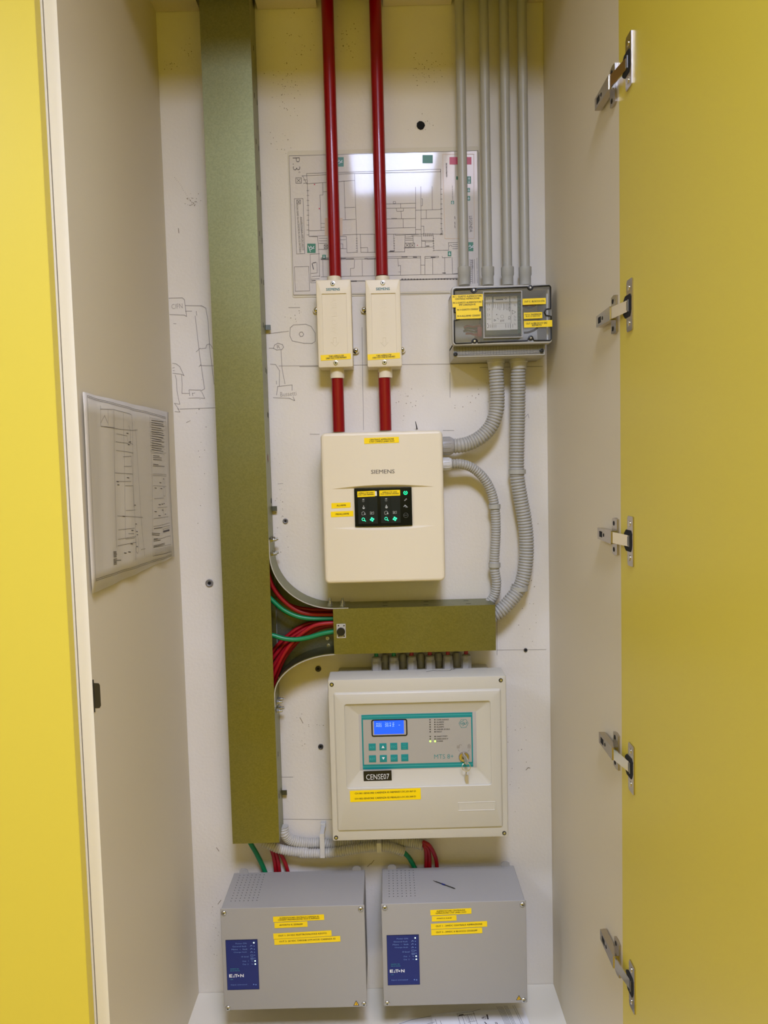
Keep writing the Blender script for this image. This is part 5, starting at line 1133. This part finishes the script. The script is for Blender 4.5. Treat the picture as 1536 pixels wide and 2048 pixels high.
for o in (0,):
    b.add([sp_(i/n, j/m) for j in range(m+1) for i in range(n+1)], [(j*(n+1)+i, j*(n+1)+i+1, (j+1)*(n+1)+i+1, (j+1)*(n+1)+i) for j in range(m) for i in range(n)])
sh = build('sheet', b, 'sleeve', dw, recalc=False, ang=90)
sol = sh.modifiers.new('thickness', 'SOLIDIFY'); sol.thickness = .0004; sol.offset = -1
def duv(x, y):
    p = sidept(x, y); return ((p.y-y0s)/(y1s-y0s), (p.z-z0s)/(z1s-z0s))
b = MB()
def Ls(pts, w_=.0008):
    w_ *= .72
    for (p, q) in zip(pts, pts[1:]):
        (u0, v0), (u1, v1) = duv(*p), duv(*q); k = max(1, int(abs(u1-u0)*60))
        b.ribbon([sp_(u0+(u1-u0)*i/k, v0+(v1-v0)*i/k, .0004) for i in range(k+1)], w_, (1, 0, 0))
for p in [[(125, 145), (880, 345), (935, 1640), (215, 1870), (125, 145)], [(130, 160), (880, 358)], [(215, 1855), (935, 1628)], [(275, 240), (280, 430), (460, 460), (575, 470), (625, 465)], [(275, 270), (390, 275), (560, 320)], [(335, 275), (340, 420)], [(280, 430), (400, 445)], [(280, 400), (310, 330), (335, 400)], [(390, 280), (405, 870), (418, 1560)], [(480, 310), (490, 950), (500, 1480), (575, 1470)], [(570, 320), (575, 470), (560, 950), (585, 1470), (585, 1680)], [(610, 470), (650, 1280), (685, 1640)], [(420, 500), (510, 520)], [(415, 575), (520, 590)], [(420, 655), (575, 680)], [(480, 715), (550, 710), (550, 805), (485, 805)], [(410, 865), (560, 875)], [(420, 945), (540, 945)], [(495, 985), (560, 985), (565, 1180)], [(500, 1215), (580, 1210)], [(430, 1265), (665, 1280)], [(440, 1395), (570, 1380)], [(435, 1485), (585, 1455)], [(430, 1545), (585, 1510)], [(650, 1580), (690, 1570)], [(585, 1470), (590, 1600), (610, 1615), (620, 1590), (615, 1470)], [(510, 520), (520, 580), (575, 600)], [(530, 425), (545, 470), (540, 600)], [(520, 1430), (565, 1430)],
          [(720, 330), (745, 880), (770, 1640)], [(770, 1640), (935, 1600)], [(770, 1365), (925, 1330)], [(770, 1490), (930, 1450)], [(775, 1560), (932, 1530)], [(740, 680), (890, 680)], [(755, 875), (895, 880), (895, 895), (755, 890)], [(760, 985), (895, 990)], [(770, 1105), (860, 1100)], [(800, 1190), (905, 1182)], [(770, 1290), (915, 1272)], [(850, 1190), (860, 1280)], [(840, 1350), (845, 1400)], [(845, 1370), (925, 1355)], [(845, 1390), (925, 1375)], [(852, 920), (850, 980)], [(875, 925), (878, 980)], [(850, 1000), (880, 1000), (885, 1080), (855, 1080), (850, 1000)]]: Ls(p, .0007)
y = 375
for k in range(14):
    Ls([(740, y), (740+R_.choice((95, 120, 128)), y+16+k*.2)], .0016); y += 21
for yy, l in ((705, 55), (722, 80), (740, 80), (785, 45), (800, 120), (1425, 65), (1440, 62)): Ls([(755, yy), (755+l, yy+5)], .0014)
for yy in (350, 392, 432, 480, 515, 540, 580, 610, 660): Ls([(725, yy), (880, yy+38)], .0004)
Ls([(850, 1412), (920, 1398)], .005); Ls([(775, 1385), (838, 1372)], .0016); Ls([(775, 1480), (805, 1478)], .0016); Ls([(775, 1500), (825, 1490)], .0014); Ls([(775, 1545), (862, 1518)], .0012); Ls([(775, 1555), (862, 1530)], .0012)
for k in range(5): Ls([(780, 1580+k*13), (930, 1545+k*13)], .0004)
for k in range(10): Ls([(385, 1600+k*12+(8 if k > 4 else 0)), (385+R_.choice((25, 30, 35, 80 if k == 6 else 30)), 1597+k*12+(8 if k > 4 else 0))], .0014)
for x, yy in ((515, 495), (540, 575), (525, 600), (515, 910), (435, 945), (440, 975), (600, 1410), (605, 1440), (590, 1340), (485, 1268), (530, 1600), (545, 1525), (550, 1400), (820, 955), (780, 1005), (830, 1010), (815, 1160), (842, 1155), (865, 1150), (785, 1225), (845, 1210), (815, 1262), (880, 1248), (862, 920), (600, 1550), (500, 1610), (580, 1165)): Ls([(x-8, yy), (x+8, yy+2)], .0018)
build('drawing_lines', b, 'plan_ink', sh, smooth=False, recalc=False)
# ------------------------------------------------------------------ papers on the bottom board
def WF(px, py, z_=ZB): v = ray(px, py); return CAMP+v*(z_/v.z)
pz = ZB+.0012
P4 = [WF(832, 2035, pz), WF(900, 2018, pz), WF(1046, 2018, pz), WF(1078, 2075, pz), WF(1085, 2110, pz), WF(770, 2110, pz), WF(770, 2052, pz)]
a, b_ = WF(1046, 2018, pz), WF(1095, 2110, pz)
ul = WF(800, 2046, pz)
def uvp(u, v, o=0):       # sheet corner frame: u right, v towards the camera
    o0 = WF(862, 2032, pz); r0_ = WF(1047, 2019, pz); f0 = WF(1100, 2150, pz)-r0_
    ua = r0_-o0; z_ = .0012+.006*math.exp(-((v-.05)/.12)**2)*(.6+.4*math.sin(u*5))+.003*u*u
    p = o0+ua*u+f0*v; return Vector((p.x, max(-DL+.004, p.y), ZB+z_+o))
dn = thing('paper_sheet', 'white printed instruction sheets lying on the cupboard floor below the right power supply', 'paper', WF(960, 2060, ZB))
b = MB(); n, m = 20, 16
b.add([uvp(i/n, j/m) for j in range(m+1) for i in range(n+1)], [(j*(n+1)+i, j*(n+1)+i+1, (j+1)*(n+1)+i+1, (j+1)*(n+1)+i) for j in range(m) for i in range(n)])
s1 = build('sheet', b, 'paper', dn, ang=90)
def inv(px, py):
    p = WF(px, py, pz+.002); o0 = WF(862, 2032, pz); r0_ = WF(1047, 2019, pz); f0 = WF(1100, 2150, pz)-r0_; ua = r0_-o0; q = p-o0
    det = ua.x*f0.y-ua.y*f0.x; return ((q.x*f0.y-q.y*f0.x)/det, (ua.x*q.y-ua.y*q.x)/det)
zb_ = zf(800, 1990, 5.486); b = MB()
def Lf(pts, w_=.0007):
    pts = [inv(*zb_(*p)) for p in pts]; out = []
    for p, q in zip(pts, pts[1:]):
        for k in range(4): out.append(uvp(p[0]+(q[0]-p[0])*k/4, p[1]+(q[1]-p[1])*k/4, .0003))
    out.append(uvp(*pts[-1], .0003)); b.ribbon(out, w_, (0, 0, 1))
for p in [[(625, 228), (800, 200), (880, 165)], [(625, 228), (660, 318)], [(800, 200), (855, 330)], [(640, 255), (820, 225)], [(680, 250), (720, 335)], [(740, 245), (780, 330)], [(745, 305), (840, 290)], [(385, 275), (410, 330)], [(300, 318), (380, 300)], [(440, 290), (460, 330)]]: Lf(p)
for x in (700, 720, 740, 760, 780): Lf([(x, 235), (x+35, 300)], .0004)
for x in (1060, 1075, 1090, 1105, 1120, 1140, 1155, 1170, 1235, 1255): Lf([(x, 130 if x < 1130 else 120), (x+100, 330)], .0006)
Lf([(955, 235), (965, 270)], .0032); Lf([(650, 245), (690, 238)], .003); Lf([(900, 265), (925, 258)], .002); Lf([(905, 250), (940, 248), (942, 272), (905, 272)], .0008); Lf([(1045, 300), (1060, 330)], .0012); Lf([(1060, 300), (1075, 330)], .0012); Lf([(930, 300), (950, 320)], .002)
build('print', b, 'plan_ink', s1, smooth=False, recalc=False)
dn2 = thing('paper_sheet', 'white sheet with a long black curved line, partly under the printed instructions', 'paper', WF(850, 2050, ZB))
V = [WF(785, 2050, pz), WF(810, 2041, pz), WF(872, 2029, pz), WF(900, 2060, pz), WF(880, 2080, pz), WF(790, 2080, pz)]
V = [Vector((v.x, max(v.y, -DL+.004), ZB+.0005)) for v in V]; b = MB().poly(V); b.add([v+Vector((0, 0, -.0003)) for v in V], [tuple(range(6))]); s2 = build('sheet', b, 'paper', dn2, smooth=False)
b = MB().ribbon([Vector((q.x, q.y, ZB+.0008)) for q in (WF(790, 2050.5, pz), WF(822, 2039.5, pz), WF(872, 2029.5, pz))], .0008, (0, 0, 1)); build('print', b, 'plan_ink', s2, smooth=False, recalc=False)
